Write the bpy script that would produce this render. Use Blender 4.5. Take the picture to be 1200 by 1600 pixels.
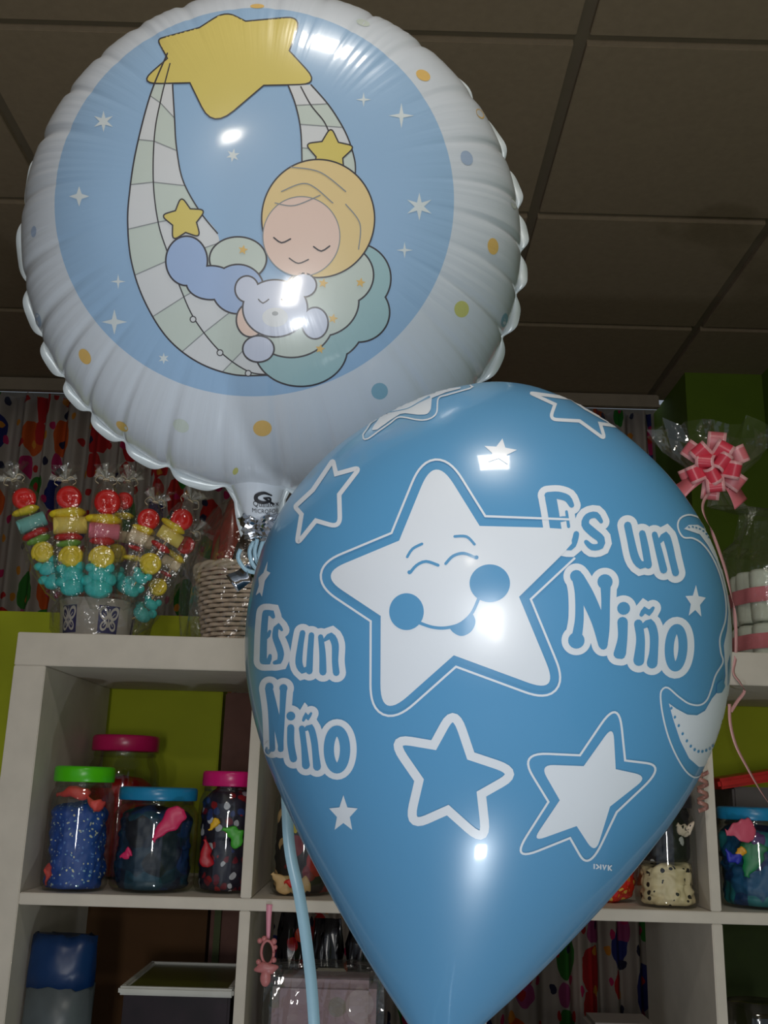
import bpy, bmesh, math, random
from mathutils import Vector, Matrix, Quaternion, noise
from mathutils.bvhtree import BVHTree
from mathutils.geometry import delaunay_2d_cdt
R = math.radians; PI = math.pi
random.seed(7)
for o in list(bpy.data.objects): bpy.data.objects.remove(o)
COL = bpy.context.scene.collection
SC = bpy.context.scene

# ------------------------------------------------------------------ camera, world, lights, exposure
F = 1550.0; PITCH = R(15.3); ROLL = R(1.6)
CAM = Vector((0, 0, 1.274))
FW = Vector((0, math.cos(PITCH), math.sin(PITCH)))
X0 = Vector((1, 0, 0)); U0 = Vector((0, -math.sin(PITCH), math.cos(PITCH)))
RT = X0*math.cos(ROLL) + U0*math.sin(ROLL)
UP = -X0*math.sin(ROLL) + U0*math.cos(ROLL)
cd = bpy.data.cameras.new('camera'); cam = bpy.data.objects.new('camera', cd); COL.objects.link(cam)
cd.sensor_fit = 'VERTICAL'; cd.sensor_height = 36.0; cd.sensor_width = 27.0; cd.lens = F/1600*36.0
cd.clip_start = 0.02
cam.matrix_world = Matrix.Translation(CAM) @ Matrix((RT, UP, -FW)).transposed().to_4x4()
SC.camera = cam
SC.view_settings.view_transform = 'Standard'; SC.view_settings.look = 'None'
SC.view_settings.gamma = 1.0; SC.view_settings.use_curve_mapping = False
SC.view_settings.exposure = 0.0

w = bpy.data.worlds.new('shop_daylight'); SC.world = w; w.use_nodes = True
w.node_tree.nodes['Background'].inputs[0].default_value = (0.72, 0.84, 1.0, 1)
w.node_tree.nodes['Background'].inputs[1].default_value = 0.27

def area(name, loc, aim, sx, sy, power, col, shape='RECTANGLE'):
    l = bpy.data.lights.new(name, 'AREA'); l.shape = shape; l.size = sx; l.size_y = sy
    l.energy = power; l.color = col
    o = bpy.data.objects.new(name, l); COL.objects.link(o); o.location = loc
    o.rotation_euler = (Vector(aim)-Vector(loc)).to_track_quat('-Z', 'Y').to_euler()
    return o
H = 1.274 + 1.37
area('ceiling_lamp_light', (0.09, 0.10, H-0.05), (0.09, 0.10, 0), 0.24, 0.20, 5.6, (1.0, 0.96, 0.90))
area('rear_ceiling_lamp_light', (-0.54, -2.32, H-0.05), (0.0, 0.6, 1.2), 0.14, 0.14, 6.0, (1.0, 0.92, 0.80))
area('low_fill_light', (0.07, 0.50, 0.28), (0.08, 0.62, 1.3), 0.06, 0.06, 3.0, (0.86, 0.93, 1.0))  # added fill aimed up at the balloons
area('phone_flash_light', (0.012, -0.02, 1.315), (0.0, 1.0, 1.45), 0.03, 0.03, 1.2, (0.90, 0.95, 1.0))
area('shop_window_light', (0.05, -1.9, 1.12), (0, 0.7, 1.45), 0.16, 0.42, 11.0, (1.0, 0.96, 0.90))

def ray(px, py): return FW + RT*((px-600)/F) + UP*((800-py)/F)
def at(px, py, Y):
    d = ray(px, py); return CAM + d*(Y/d.y)
def atd(px, py, z): return CAM + ray(px, py)*z
def atz(px, py, Z):
    d = ray(px, py); return CAM + d*((Z-CAM.z)/d.z)

# ------------------------------------------------------------------ materials
def srgb(c):
    f = lambda v: v/12.92 if v <= 0.04045 else ((v+0.055)/1.055)**2.4
    return tuple(f(x/255.0) for x in c) + (1.0,)
def mat(name, rgb, rough=0.5, metal=0.0, var=0.06, scale=30, bump=0.0, coat=0.0, emit=0.0, spec=0.5, sheen=0.0, lin=False, trans=0.0):
    m = bpy.data.materials.new(name); m.use_nodes = True
    nt = m.node_tree; b = nt.nodes['Principled BSDF']
    c = rgb if lin else srgb(rgb)
    b.inputs['Roughness'].default_value = rough; b.inputs['Metallic'].default_value = metal
    b.inputs['Coat Weight'].default_value = coat; b.inputs['Specular IOR Level'].default_value = spec
    b.inputs['Transmission Weight'].default_value = trans
    tc = nt.nodes.new('ShaderNodeTexCoord'); nz = nt.nodes.new('ShaderNodeTexNoise')
    nz.inputs['Scale'].default_value = scale; nz.inputs['Detail'].default_value = 3
    nt.links.new(tc.outputs['Object'], nz.inputs['Vector'])
    rp = nt.nodes.new('ShaderNodeValToRGB')
    rp.color_ramp.elements[0].position = 0.3; rp.color_ramp.elements[1].position = 0.7
    rp.color_ramp.elements[0].color = tuple(x*(1-var) for x in c[:3])+(1,)
    rp.color_ramp.elements[1].color = tuple(min(1, x*(1+var)) for x in c[:3])+(1,)
    nt.links.new(nz.outputs['Fac'], rp.inputs['Fac']); nt.links.new(rp.outputs['Color'], b.inputs['Base Color'])
    if bump:
        bp = nt.nodes.new('ShaderNodeBump'); bp.inputs['Strength'].default_value = bump; bp.inputs['Distance'].default_value = 0.002
        nt.links.new(nz.outputs['Fac'], bp.inputs['Height']); nt.links.new(bp.outputs['Normal'], b.inputs['Normal'])
    if emit:
        b.inputs['Emission Color'].default_value = c; b.inputs['Emission Strength'].default_value = emit
    return m
def clear(name, tint, gloss=0.16, rough=0.03, bump=0.0, scale=60, haze=0.0):
    """clear film or thin glass: see-through with a Fresnel gloss, optionally a little milky"""
    m = bpy.data.materials.new(name); m.use_nodes = True; nt = m.node_tree
    for n in list(nt.nodes): nt.nodes.remove(n)
    N = nt.nodes.new; L = nt.links.new
    out = N('ShaderNodeOutputMaterial'); tr = N('ShaderNodeBsdfTransparent'); gl = N('ShaderNodeBsdfGlossy')
    tr.inputs[0].default_value = tuple(tint)+(1,); gl.inputs['Roughness'].default_value = rough
    fr = N('ShaderNodeLayerWeight'); fr.inputs[0].default_value = 0.25
    mt = N('ShaderNodeMath'); mt.operation = 'MULTIPLY_ADD'; mt.inputs[1].default_value = 0.30; mt.inputs[2].default_value = gloss*0.4
    L(fr.outputs['Fresnel'], mt.inputs[0])
    mx = N('ShaderNodeMixShader'); L(mt.outputs[0], mx.inputs[0]); L(tr.outputs[0], mx.inputs[1]); L(gl.outputs[0], mx.inputs[2])
    last = mx
    if haze:
        df = N('ShaderNodeBsdfDiffuse'); df.inputs[0].default_value = (0.75, 0.75, 0.72, 1)
        m2 = N('ShaderNodeMixShader'); m2.inputs[0].default_value = haze
        L(mx.outputs[0], m2.inputs[1]); L(df.outputs[0], m2.inputs[2]); last = m2
    if bump:
        tc = N('ShaderNodeTexCoord'); nz = N('ShaderNodeTexNoise'); nz.inputs['Scale'].default_value = scale
        L(tc.outputs['Object'], nz.inputs['Vector']); bp = N('ShaderNodeBump'); bp.inputs['Strength'].default_value = bump
        bp.inputs['Distance'].default_value = 0.004
        L(nz.outputs['Fac'], bp.inputs['Height']); L(bp.outputs['Normal'], gl.inputs['Normal'])
    L(last.outputs[0], out.inputs[0]); return m
def speckle(name, base, spots, scale=160, thr=0.30, rough=0.5, voro=True):
    """fabric or rubber with irregular coloured spots; spots = list of colours picked per cell"""
    m = mat(name, base, rough); nt = m.node_tree; b = nt.nodes['Principled BSDF']; N = nt.nodes.new; L = nt.links.new
    tc = N('ShaderNodeTexCoord'); nz = N('ShaderNodeTexNoise'); nz.inputs['Scale'].default_value = scale*0.5
    ad = N('ShaderNodeVectorMath'); ad.operation = 'MULTIPLY_ADD'; ad.inputs[1].default_value = (0.012,)*3
    L(tc.outputs['Object'], nz.inputs['Vector']); L(nz.outputs['Color'], ad.inputs[0]); L(tc.outputs['Object'], ad.inputs[2])
    v = N('ShaderNodeTexVoronoi'); v.inputs['Scale'].default_value = scale; L(ad.outputs[0], v.inputs['Vector'])
    lt = N('ShaderNodeMath'); lt.operation = 'LESS_THAN'; lt.inputs[1].default_value = thr; L(v.outputs['Distance'], lt.inputs[0])
    sp = N('ShaderNodeSeparateColor'); L(v.outputs['Color'], sp.inputs[0])
    rp = N('ShaderNodeValToRGB'); rp.color_ramp.interpolation = 'CONSTANT'
    while len(rp.color_ramp.elements) < len(spots): rp.color_ramp.elements.new(0.5)
    for i, c in enumerate(spots):
        rp.color_ramp.elements[i].position = i/len(spots); rp.color_ramp.elements[i].color = srgb(c)
    L(sp.outputs[0], rp.inputs[0])
    mx = N('ShaderNodeMix'); mx.data_type = 'RGBA'; L(lt.outputs[0], mx.inputs[0])
    src = b.inputs['Base Color'].links[0].from_socket; L(src, mx.inputs[6]); L(rp.outputs[0], mx.inputs[7])
    L(mx.outputs[2], b.inputs['Base Color']); return m

# ------------------------------------------------------------------ mesh helpers
WL = {}
def tag(o, label=None, cat=None, group=None, kind=None):
    if label: o['label'] = label
    if cat: o['category'] = cat
    if group: o['group'] = group
    if kind: o['kind'] = kind
    return o
def thing(name, label, cat, loc, group=None):
    o = bpy.data.objects.new(name, None); COL.objects.link(o); o.location = loc; o.empty_display_size = 0.02
    WL[o] = Vector(loc); return tag(o, label, cat, group)
def frame_of(t, ref=None):
    t = t.normalized(); ref = ref or (Vector((0, 0, 1)) if abs(t.z) < 0.9 else Vector((1, 0, 0)))
    a = t.cross(ref).normalized(); return a, a.cross(t).normalized()
def catmull(pts, step, closed=False):
    P = [Vector(p) for p in pts]; n = len(P); out = []
    if n == 2 and not closed:
        k = max(1, int((P[1]-P[0]).length/step)); return [P[0].lerp(P[1], i/k) for i in range(k+1)]
    g = (lambda i: P[i % n]) if closed else (lambda i: P[max(0, min(n-1, i))])
    for i in range(n if closed else n-1):
        p0, p1, p2, p3 = g(i-1), g(i), g(i+1), g(i+2); k = max(1, int((p2-p1).length/step))
        for j in range(k):
            t = j/k
            out.append(0.5*((2*p1)+(p2-p0)*t+(2*p0-5*p1+4*p2-p3)*t*t+(3*p1-p0-3*p2+p3)*t**3))
    if not closed: out.append(P[-1].copy())
    return out
class MB:
    def __init__(s): s.bm = bmesh.new()
    def _mi(s, fs, mi, sm=True):
        for f in fs: f.material_index = mi; f.smooth = sm
    def box(s, c, size, rot=None, mi=0, bev=0.0, sm=False):
        b = bmesh.new(); bmesh.ops.create_cube(b, size=1)
        for v in b.verts: v.co = Vector((v.co.x*size[0], v.co.y*size[1], v.co.z*size[2]))
        if bev: bmesh.ops.bevel(b, geom=b.edges[:], offset=bev, segments=2, affect='EDGES')
        M = Matrix.Translation(Vector(c)) @ (rot.to_4x4() if rot else Matrix.Identity(4))
        s.merge(b, M, mi, sm)
    def merge(s, b, M=None, mi=0, sm=True):
        vm = {}
        for v in b.verts: vm[v] = s.bm.verts.new(M @ v.co if M else v.co)
        for f in b.faces:
            try: nf = s.bm.faces.new([vm[v] for v in f.verts])
            except ValueError: continue
            nf.material_index = mi; nf.smooth = sm
        b.free()
    def rings(s, rings, mi=0, closed=True, capa=True, capb=True, sm=True):
        vs = [[s.bm.verts.new(p) for p in r] for r in rings]; fs = []
        for a, b in zip(vs, vs[1:]):
            n = len(a)
            for i in range(n if closed else n-1):
                j = (i+1) % n; fs.append(s.bm.faces.new((a[i], a[j], b[j], b[i])))
        if closed and capa: fs.append(s.bm.faces.new(vs[0][::-1]))
        if closed and capb: fs.append(s.bm.faces.new(vs[-1]))
        s._mi(fs, mi, sm); return vs
    def tube(s, pts, rad, seg=8, mi=0, cap=True, step=None):
        pts = catmull(pts, step) if step else [Vector(p) for p in pts]
        n = len(pts); rs = []; a = None
        for i, p in enumerate(pts):
            t = (pts[min(i+1, n-1)]-pts[max(i-1, 0)])
            if t.length < 1e-9: t = Vector((0, 0, 1))
            t.normalize()
            if a is None: a, b = frame_of(t)
            else:
                a = (a-t*a.dot(t)).normalized(); b = a.cross(t).normalized()
            r = rad(i/(n-1)) if callable(rad) else rad
            rs.append([p+(a*math.cos(2*PI*k/seg)+b*math.sin(2*PI*k/seg))*r for k in range(seg)])
        s.rings(rs, mi, True, cap, cap)
    def lathe(s, prof, c, axis=(0, 0, 1), seg=32, mi=0, capa=True, capb=True, warp=None, sm=True):
        c = Vector(c); ax = Vector(axis).normalized(); a, b = frame_of(ax)
        rs = []
        for r, h in prof:
            ring = []
            for k in range(seg):
                th = 2*PI*k/seg; rr = max(r, 1e-5)
                if warp: rr *= warp(th, h)
                ring.append(c+ax*h+(a*math.cos(th)+b*math.sin(th))*rr)
            rs.append(ring)
        s.rings(rs, mi, True, capa, capb, sm)
    def ball(s, c, r, mi=0, sub=2, warp=None, rot=None, sm=True):
        b = bmesh.new(); bmesh.ops.create_icosphere(b, subdivisions=sub, radius=1)
        r = Vector((r, r, r)) if not hasattr(r, '__len__') else Vector(r)
        for v in b.verts:
            k = warp(v.co) if warp else 1.0
            v.co = Vector((v.co.x*r.x, v.co.y*r.y, v.co.z*r.z))*k
        s.merge(b, Matrix.Translation(Vector(c)) @ (rot.to_4x4() if rot else Matrix.Identity(4)), mi, sm)
    def strip(s, pts, wid, side=None, mi=0, step=0.004, thick=0.0003, mis=None):
        """flat ribbon with real thickness; side = direction of its width (vector or function of t)"""
        P = catmull(pts, step); n = len(P); cols = len(mis) if mis else 1
        rs = []
        for i, p in enumerate(P):
            t = (P[min(i+1, n-1)]-P[max(i-1, 0)]).normalized(); u = i/(n-1)
            sd = Vector(side(u) if callable(side) else side) if side is not None else frame_of(t)[0]
            sd = (sd-t*sd.dot(t)); sd = sd.normalized() if sd.length > 1e-6 else frame_of(t)[0]
            nn = t.cross(sd).normalized(); ww = (wid(u) if callable(wid) else wid)
            top = [p+sd*ww*(k/cols-0.5)+nn*thick/2 for k in range(cols+1)]
            bot = [p+sd*ww*(k/cols-0.5)-nn*thick/2 for k in range(cols, -1, -1)]
            rs.append(top+bot)
        v = s.rings(rs, mi, True)
        if mis:
            s.bm.faces.ensure_lookup_table()
            allf = set()
            for a, b in zip(v, v[1:]):
                for k in range(cols):
                    for (x, y) in ((k, k+1), (2*cols+1-k-1, 2*cols+1-k)):
                        f = s.bm.faces.get((a[x], a[y], b[y], b[x]))
                        if f: f.material_index = mis[k]
    def build(s, name, mats, parent=None, base=None, fixn=True, **tags):
        o0 = WL[parent] if parent is not None else (Vector(base) if base is not None else Vector((0, 0, 0)))
        if fixn: bmesh.ops.recalc_face_normals(s.bm, faces=s.bm.faces[:])
        for v in s.bm.verts: v.co -= o0
        me = bpy.data.meshes.new(name); s.bm.to_mesh(me); s.bm.free()
        for m in (mats if isinstance(mats, (list, tuple)) else [mats]): me.materials.append(m)
        o = bpy.data.objects.new(name, me); COL.objects.link(o)
        if parent is not None: o.parent = parent; WL[o] = o0
        else: o.location = o0; WL[o] = o0
        return tag(o, **tags)
def copy_tree(o, dloc=None, parent=None):
    c = o.copy(); COL.objects.link(c)
    if parent is not None: c.parent = parent
    for ch in [x for x in list(COL.objects) if x.parent == o]: copy_tree(ch, None, c)
    return c

# ------------------------------------------------------------------ setting
YF = 1.57; YB = 1.96; YC = 3.35            # shelf front, shelf back, curtain
M_tile = mat('ceiling_tile_board', (160, 141, 116), 0.95, var=0.05, scale=60, bump=0.15)
M_grid = mat('ceiling_grid_metal', (128, 116, 96), 0.7, var=0.03)
M_lime = mat('lime_painted_plaster', (168, 178, 20), 0.75, var=0.05, scale=12, bump=0.1)
M_floor = mat('pale_floor_tile', (206, 210, 214), 0.5)
M_brown = mat('brown_board', (92, 60, 26), 0.8, var=0.12, scale=9)
M_mauve = mat('mauve_board', (120, 84, 74), 0.8, var=0.1)

mb = MB()                                   # ceiling: tegular tiles hanging a little below their grid
xs = [0.35+0.595*k for k in range(-6, 3)]; ys = [1.577+0.6*k for k in range(-8, 4)]
for i in range(len(xs)-1):
    for j in range(len(ys)-1):
        x0, x1, y0, y1 = xs[i]+0.013, xs[i+1]-0.013, ys[j]+0.013, ys[j+1]-0.013
        if i == 5 and j == 5 or i == 4 and j == 1: continue
        mb.box(((x0+x1)/2, (y0+y1)/2, H+0.009), (x1-x0, y1-y0, 0.018), bev=0.0015)
mb.box(((xs[0]+xs[-1])/2, (ys[0]+ys[-1])/2, H+0.024), (xs[-1]-xs[0], ys[-1]-ys[0], 0.02), mi=1)
mb.build('ceiling', [M_tile, M_grid], kind='structure')
mb = MB(); mb.box((-0.2, 0.5, -0.03), (5.2, 8, 0.06)); mb.build('floor', M_floor, kind='structure')
mb = MB(); mb.box((-2.4, 1.3, 1.33), (0.1, 4.6, 2.66)); mb.build('wall_left', mat('left_wall_plaster', (120, 110, 90), 0.9), kind='structure')
mb = MB(); mb.box((-0.2, 3.55, 1.33), (5.2, 0.1, 2.66)); mb.build('wall_back', mat('back_wall_plaster', (120, 110, 96), 0.9), kind='structure')
# the lime pier and side wall at the right
pA = atz(1070, 582, H)
mb = MB(); mb.box((pA.x+0.13, pA.y+0.2, H/2), (0.26, 0.4, H)); M_lime2 = mat('shaded_lime_plaster', (92, 118, 14), 0.8, var=0.05, scale=12, bump=0.1)  # lime of the low walls, darkened in colour for the dimmer light here
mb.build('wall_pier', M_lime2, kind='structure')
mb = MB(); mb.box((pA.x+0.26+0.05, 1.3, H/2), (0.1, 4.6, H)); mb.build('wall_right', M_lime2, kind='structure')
# low lime walls right behind the shelf
zt = at(100, 957, 2.0).z; zlo = at(200, 1400, 2.0).z
mb = MB(); mb.box((-1.31, 2.03, (zt+zlo)/2), (2.0, 0.06, zt-zlo), bev=0.002); mb.build('wall_low_left', M_lime, kind='structure')
mb = MB(); mb.box((-1.31, 2.03, zlo/2), (2.0, 0.06, zlo)); mb.build('wall_base_left', M_brown, kind='structure')
xr = at(1040, 1250, 2.0).x
mb = MB(); mb.box(((xr+pA.x+0.26)/2, 2.03, (zlo+1.45)/2), (pA.x+0.26-xr, 0.06, 1.45-zlo)); mb.build('wall_low_right', M_lime, kind='structure')
mb = MB(); mb.box(((xr+pA.x+0.26)/2, 2.03, zlo/2), (pA.x+0.26-xr, 0.06, zlo)); mb.build('wall_base_right', mat('dark_green_board', (44, 60, 14), 0.8, var=0.1), kind='structure')
mb = MB(); mb.box((-0.272, 2.03, 0.72), (0.065, 0.06, 1.44), bev=0.003); mb.build('trim_1', M_mauve, kind='structure')
mb = MB(); mb.box((-0.2885, 1.990, 0.55), (0.012, 0.012, 1.02)); mb.build('trim_2', mat('dull_green_strip', (70, 82, 30), 0.6), kind='structure')

# printed curtain, one folded cloth hanging from the ceiling
def curtain_mat():
    m = mat('fruit_print_cotton', (166, 156, 148), 0.85, var=0.03, scale=14); nt = m.node_tree; b = nt.nodes['Principled BSDF']
    N = nt.nodes.new; L = nt.links.new; tc = N('ShaderNodeTexCoord')
    cur = b.inputs['Base Color'].links[0].from_socket
    for (sc, off, sq, thr, cols) in (
        ((5.6, 1, 4.2), (0.3, 0, 0.1), 1, 0.28, [(170, 30, 22), (26, 36, 104), (190, 80, 20), (30, 40, 110), (176, 24, 28), (40, 110, 34)]),
        ((5.6, 1, 4.2), (0.36, 0, 0.55), 1, 0.18, [(34, 116, 34), (168, 30, 90), (40, 120, 40), (176, 30, 30), (150, 60, 110)]),
        ((12, 1, 11), (0.1, 0, 0.7), 1, 0.16, [(200, 130, 40), (30, 30, 60), (180, 30, 90), (170, 30, 30)])):
        mp = N('ShaderNodeMapping'); mp.inputs['Scale'].default_value = sc; mp.inputs['Location'].default_value = off
        L(tc.outputs['UV'], mp.inputs['Vector'])
        nz = N('ShaderNodeTexNoise'); nz.inputs['Scale'].default_value = 2.2; L(mp.outputs[0], nz.inputs['Vector'])
        ad = N('ShaderNodeVectorMath'); ad.operation = 'MULTIPLY_ADD'; ad.inputs[1].default_value = (0.28, 0.28, 0.28)
        L(nz.outputs['Color'], ad.inputs[0]); L(mp.outputs[0], ad.inputs[2])
        v = N('ShaderNodeTexVoronoi'); v.voronoi_dimensions = '2D'; v.inputs['Scale'].default_value = 1.0; v.inputs['Randomness'].default_value = 0.6
        L(ad.outputs[0], v.inputs['Vector'])
        lt = N('ShaderNodeMath'); lt.operation = 'LESS_THAN'; lt.inputs[1].default_value = thr; L(v.outputs['Distance'], lt.inputs[0])
        sp = N('ShaderNodeSeparateColor'); L(v.outputs['Color'], sp.inputs[0])
        rp = N('ShaderNodeValToRGB'); rp.color_ramp.interpolation = 'CONSTANT'
        while len(rp.color_ramp.elements) < len(cols): rp.color_ramp.elements.new(0.5)
        for i, c in enumerate(cols): rp.color_ramp.elements[i].position = i/len(cols); rp.color_ramp.elements[i].color = srgb(c)
        L(sp.outputs[0], rp.inputs[0])
        mx = N('ShaderNodeMix'); mx.data_type = 'RGBA'; L(lt.outputs[0], mx.inputs[0]); L(cur, mx.inputs[6]); L(rp.outputs[0], mx.inputs[7])
        cur = mx.outputs[2]
    L(cur, b.inputs['Base Color']); return m
def curtain():
    x0, x1 = -2.2, 0.955; z0, z1 = 0.15, H-0.055
    t = thing('curtain', 'white curtain printed with red, blue and green fruit, hanging behind the shelf', 'curtain', ((x0+x1)/2, YC, z0))
    bm = bmesh.new(); nx, nz = 700, 14; uv = bm.loops.layers.uv.new('UVMap'); V = []; S = []
    s = 0; prev = None
    for i in range(nx+1):
        x = x0+(x1-x0)*i/nx; col = []
        for j in range(nz+1):
            z = z0+(z1-z0)*j/nz
            ph = x*2*PI/0.085 + 1.6*math.sin(x*7.3)+0.8*math.sin(x*17+z*0.7)
            y = YC + 0.026*math.sin(ph)*(0.7+0.3*math.sin(x*3.1)) + 0.008*math.sin(ph*2.3+z*2)
            col.append(bm.verts.new(Vector((x, y, z))-WL[t]))
        V.append(col)
        if prev is not None: s += (Vector((x, V[i][7].co.y))-Vector(prev)).length
        prev = (x, V[i][7].co.y); S.append(s)
    for i in range(nx):
        for j in range(nz):
            f = bm.faces.new((V[i][j], V[i+1][j], V[i+1][j+1], V[i][j+1])); f.smooth = True
            for lp, (a, b) in zip(f.loops, ((i, j), (i+1, j), (i+1, j+1), (i, j+1))): lp[uv].uv = (S[a], z0+(z1-z0)*b/nz)
    # Voronoi uses X and Y of the UV
    me = bpy.data.meshes.new('cloth'); bm.to_mesh(me); bm.free(); cm = curtain_mat(); me.materials.append(cm)
    for n in cm.node_tree.nodes:
        if n.type == 'MAPPING':
            sc = n.inputs['Scale'].default_value; n.inputs['Scale'].default_value = (sc[0], sc[2], 1)
            lo = n.inputs['Location'].default_value; n.inputs['Location'].default_value = (lo[0], lo[2], 0)
    o = bpy.data.objects.new('cloth', me); COL.objects.link(o); o.parent = t; WL[o] = WL[t]
    so = o.modifiers.new('thickness', 'SOLIDIFY'); so.thickness = 0.001
    r = MB(); r.box(((x0+x1)/2, YC-0.04, H-0.03), (x1-x0+0.03, 0.022, 0.05), bev=0.004); r.box(((x0+x1)/2, YC-0.054, H-0.05), (x1-x0+0.03, 0.006, 0.010))
    r.build('rail', mat('pale_rail', (150, 136, 118), 0.5), t)
curtain()

# ------------------------------------------------------------------ shelving unit
M_shelf = mat('pale_woodgrain_laminate', (206, 198, 186), 0.55, var=0.05, scale=22, bump=0.05)
M_shelf_dark = M_shelf
ZT0 = 1.274+0.164; ZT1 = 1.274+0.216; ZB = 1.274-0.170; ZB2 = ZB-0.017; PZ = 0.334+0.017
XL = at(50, 1200, YF).x; xin = at(53, 1200, YF).x
div = [at(404, 1200, YF).x-0.008, None, at(1114, 1320, YF).x]
div[1] = (div[0]+div[2])/2; pit = div[1]-div[0]
xL = at(53, 1200, YF).x; xR = div[2]+pit-0.008
shelf = thing('shelving_unit', 'pale cream open cube shelving unit holding the jars', 'shelf', ((xL+xR)/2, YF, 0))
yc = (YF+YB)/2; D = YB-YF; wid = xR-xL
def board(name, c, s, **k):
    b = MB(); b.box(c, s, bev=0.0012); b.build(name, M_shelf, shelf, **k)
board('top_board', ((xL+xR)/2, yc, (ZT0+ZT1)/2), (wid+0.10, D, ZT1-ZT0))
for x in (xL-0.025, xR+0.025): board('side_panel', (x, yc, ZT0/2), (0.050, D, ZT0-0.0004))
for k in range(3): 
    z = ZB-0.0085-k*PZ
    board('shelf_board', ((xL+xR)/2, yc, z), (wid-0.0004, D-0.002, 0.017))
board('bottom_board', ((xL+xR)/2, yc, 0.022), (wid-0.0004, D-0.002, 0.044))
for dx in div:
    for k in range(4):
        zhi = ZT0 if k == 0 else ZB2-(k-1)*PZ; zlo = ZB-k*PZ if k < 3 else 0.044
        board('divider', (dx, yc, (zhi+zlo)/2), (0.016, D-0.003, zhi-zlo-0.0004))

# ------------------------------------------------------------------ jars with uninflated balloons
M_glass = clear('jar_glass', (0.93, 0.95, 0.93), 0.16, 0.04)
def jar(px0, px1, ytop, ybase, Y, lidcol, label, tall_neck=0.8, zb=ZB):
    c0 = at((px0+px1)/2, ybase, Y); c = Vector((c0.x, Y, zb+0.0003))
    zc = (c-CAM).dot(FW); r = (px1-px0)/2*zc/F
    top = at((px0+px1)/2, ytop, Y-r*0.5).z; h = top-zb
    t = thing('jar', label, 'jar', c, 'glass jars on the shelf')
    lh = min(0.028, h*0.13); rn = r*0.84; rl = r*0.93
    prof = [(r*0.55, 0.0), (r*0.90, 0.001), (r*0.985, 0.008), (r, 0.02), (r, h*0.42), (r, h*0.66), (r*0.985, h*0.74), (r*0.93, h*0.79), (rn, h*0.83), (rn, h-lh*0.9)]
    g = MB(); g.lathe(prof, c, seg=56, capa=True, capb=False); g.build('glass_body', M_glass, t)
    l = MB(); l.lathe([(rl*0.97, h-lh), (rl, h-lh*0.93), (rl, h-lh*0.2), (rl*0.97, h-lh*0.05), (rl*0.90, h), (rl*0.4, h-0.001)], c, seg=56)
    l.build('lid', mat('plastic_lid', lidcol, 0.28, var=0.03), t)
    k = MB(); k.lathe([(rn*1.0, h-lh*1.35), (rn*1.03, h-lh*1.3), (rn*1.03, h-lh*1.12), (rn*1.0, h-lh*1.07)], c, seg=48, capa=False, capb=False)
    k.build('neck_ring', M_glass, t)
    return c, r, h
def heap(c, r, h, m, label, seed, amp=0.10, name='balloon_heap', grp='uninflated balloons heaped in jars', top=0.15):
    """a crumpled heap of limp rubber filling a jar"""
    b = MB(); n = 72; rows = 34
    rs = []
    for j in range(rows+1):
        t = j/rows; z = 0.004+(h-0.004)*t
        sh = 0.93 if t < 1-top else 0.93*math.sqrt(max(0.0, 1-((t-1+top)/top)**2))
        if t < 0.05: sh *= 0.90+2*t
        ring = []
        for k in range(n):
            a = 2*PI*k/n; p = Vector((math.cos(a)*r, math.sin(a)*r, z))
            q = p*30+Vector((seed*7.1, seed*3.3, 0))
            w = noise.noise(q)*0.6+abs(noise.noise(q*2.1))*0.8-0.35
            f = sh*(0.93+amp*1.5*w)
            f = min(f, 0.965)
            ring.append(c+Vector((p.x*f, p.y*f, z+(0.010*noise.noise(q*0.6) if t > 0.5 else 0))))
        rs.append(ring)
    b.rings(rs, 0)
    return b.build(name, m, base=c, label=label, cat='balloons', group=grp, kind='stuff')
def limp(name, p0, p1, wid, thick, m, label, bend=0.01):
    sk = len(label)*1.37
    """one uninflated balloon: flat teardrop with a rolled neck"""
    p0 = Vector(p0); p1 = Vector(p1); ax = (p1-p0); L = ax.length; ax.normalize()
    view = (CAM-p0).normalized(); sd = ax.cross(view).normalized(); nn = sd.cross(ax).normalized()
    b = MB(); rs = []
    for i in range(19):
        t = i/18; w_ = wid/2*(math.sin(PI*min(1, (t*0.62)))**0.9 if t < 0.8 else math.sin(PI*0.496)*math.sqrt(max(0, 1-((t-0.8)/0.2)**2)))
        w_ = max(w_, wid*0.10 if t < 0.15 else 0.0004); th = thick*0.5*(0.4+0.6*min(1, w_/(wid*0.4)))
        if t < 0.04: w_ *= 1.5
        c = p0+ax*L*t+nn*bend*math.sin(PI*t)+sd*wid*0.35*noise.noise(Vector((t*3.1, sk, 0)))
        w_ *= 1+0.45*noise.noise(Vector((t*4.3, sk, 5)))
        rs.append([c+sd*math.cos(2*PI*k/14)*w_+nn*math.sin(2*PI*k/14)*th*(1+0.4*noise.noise(Vector((t*6, k, wid*50)))) for k in range(14)])
    b.rings(rs, 0); return b.build(name, m, base=p0, label=label, cat='balloon', group='single uninflated balloons showing in the jars')

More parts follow.
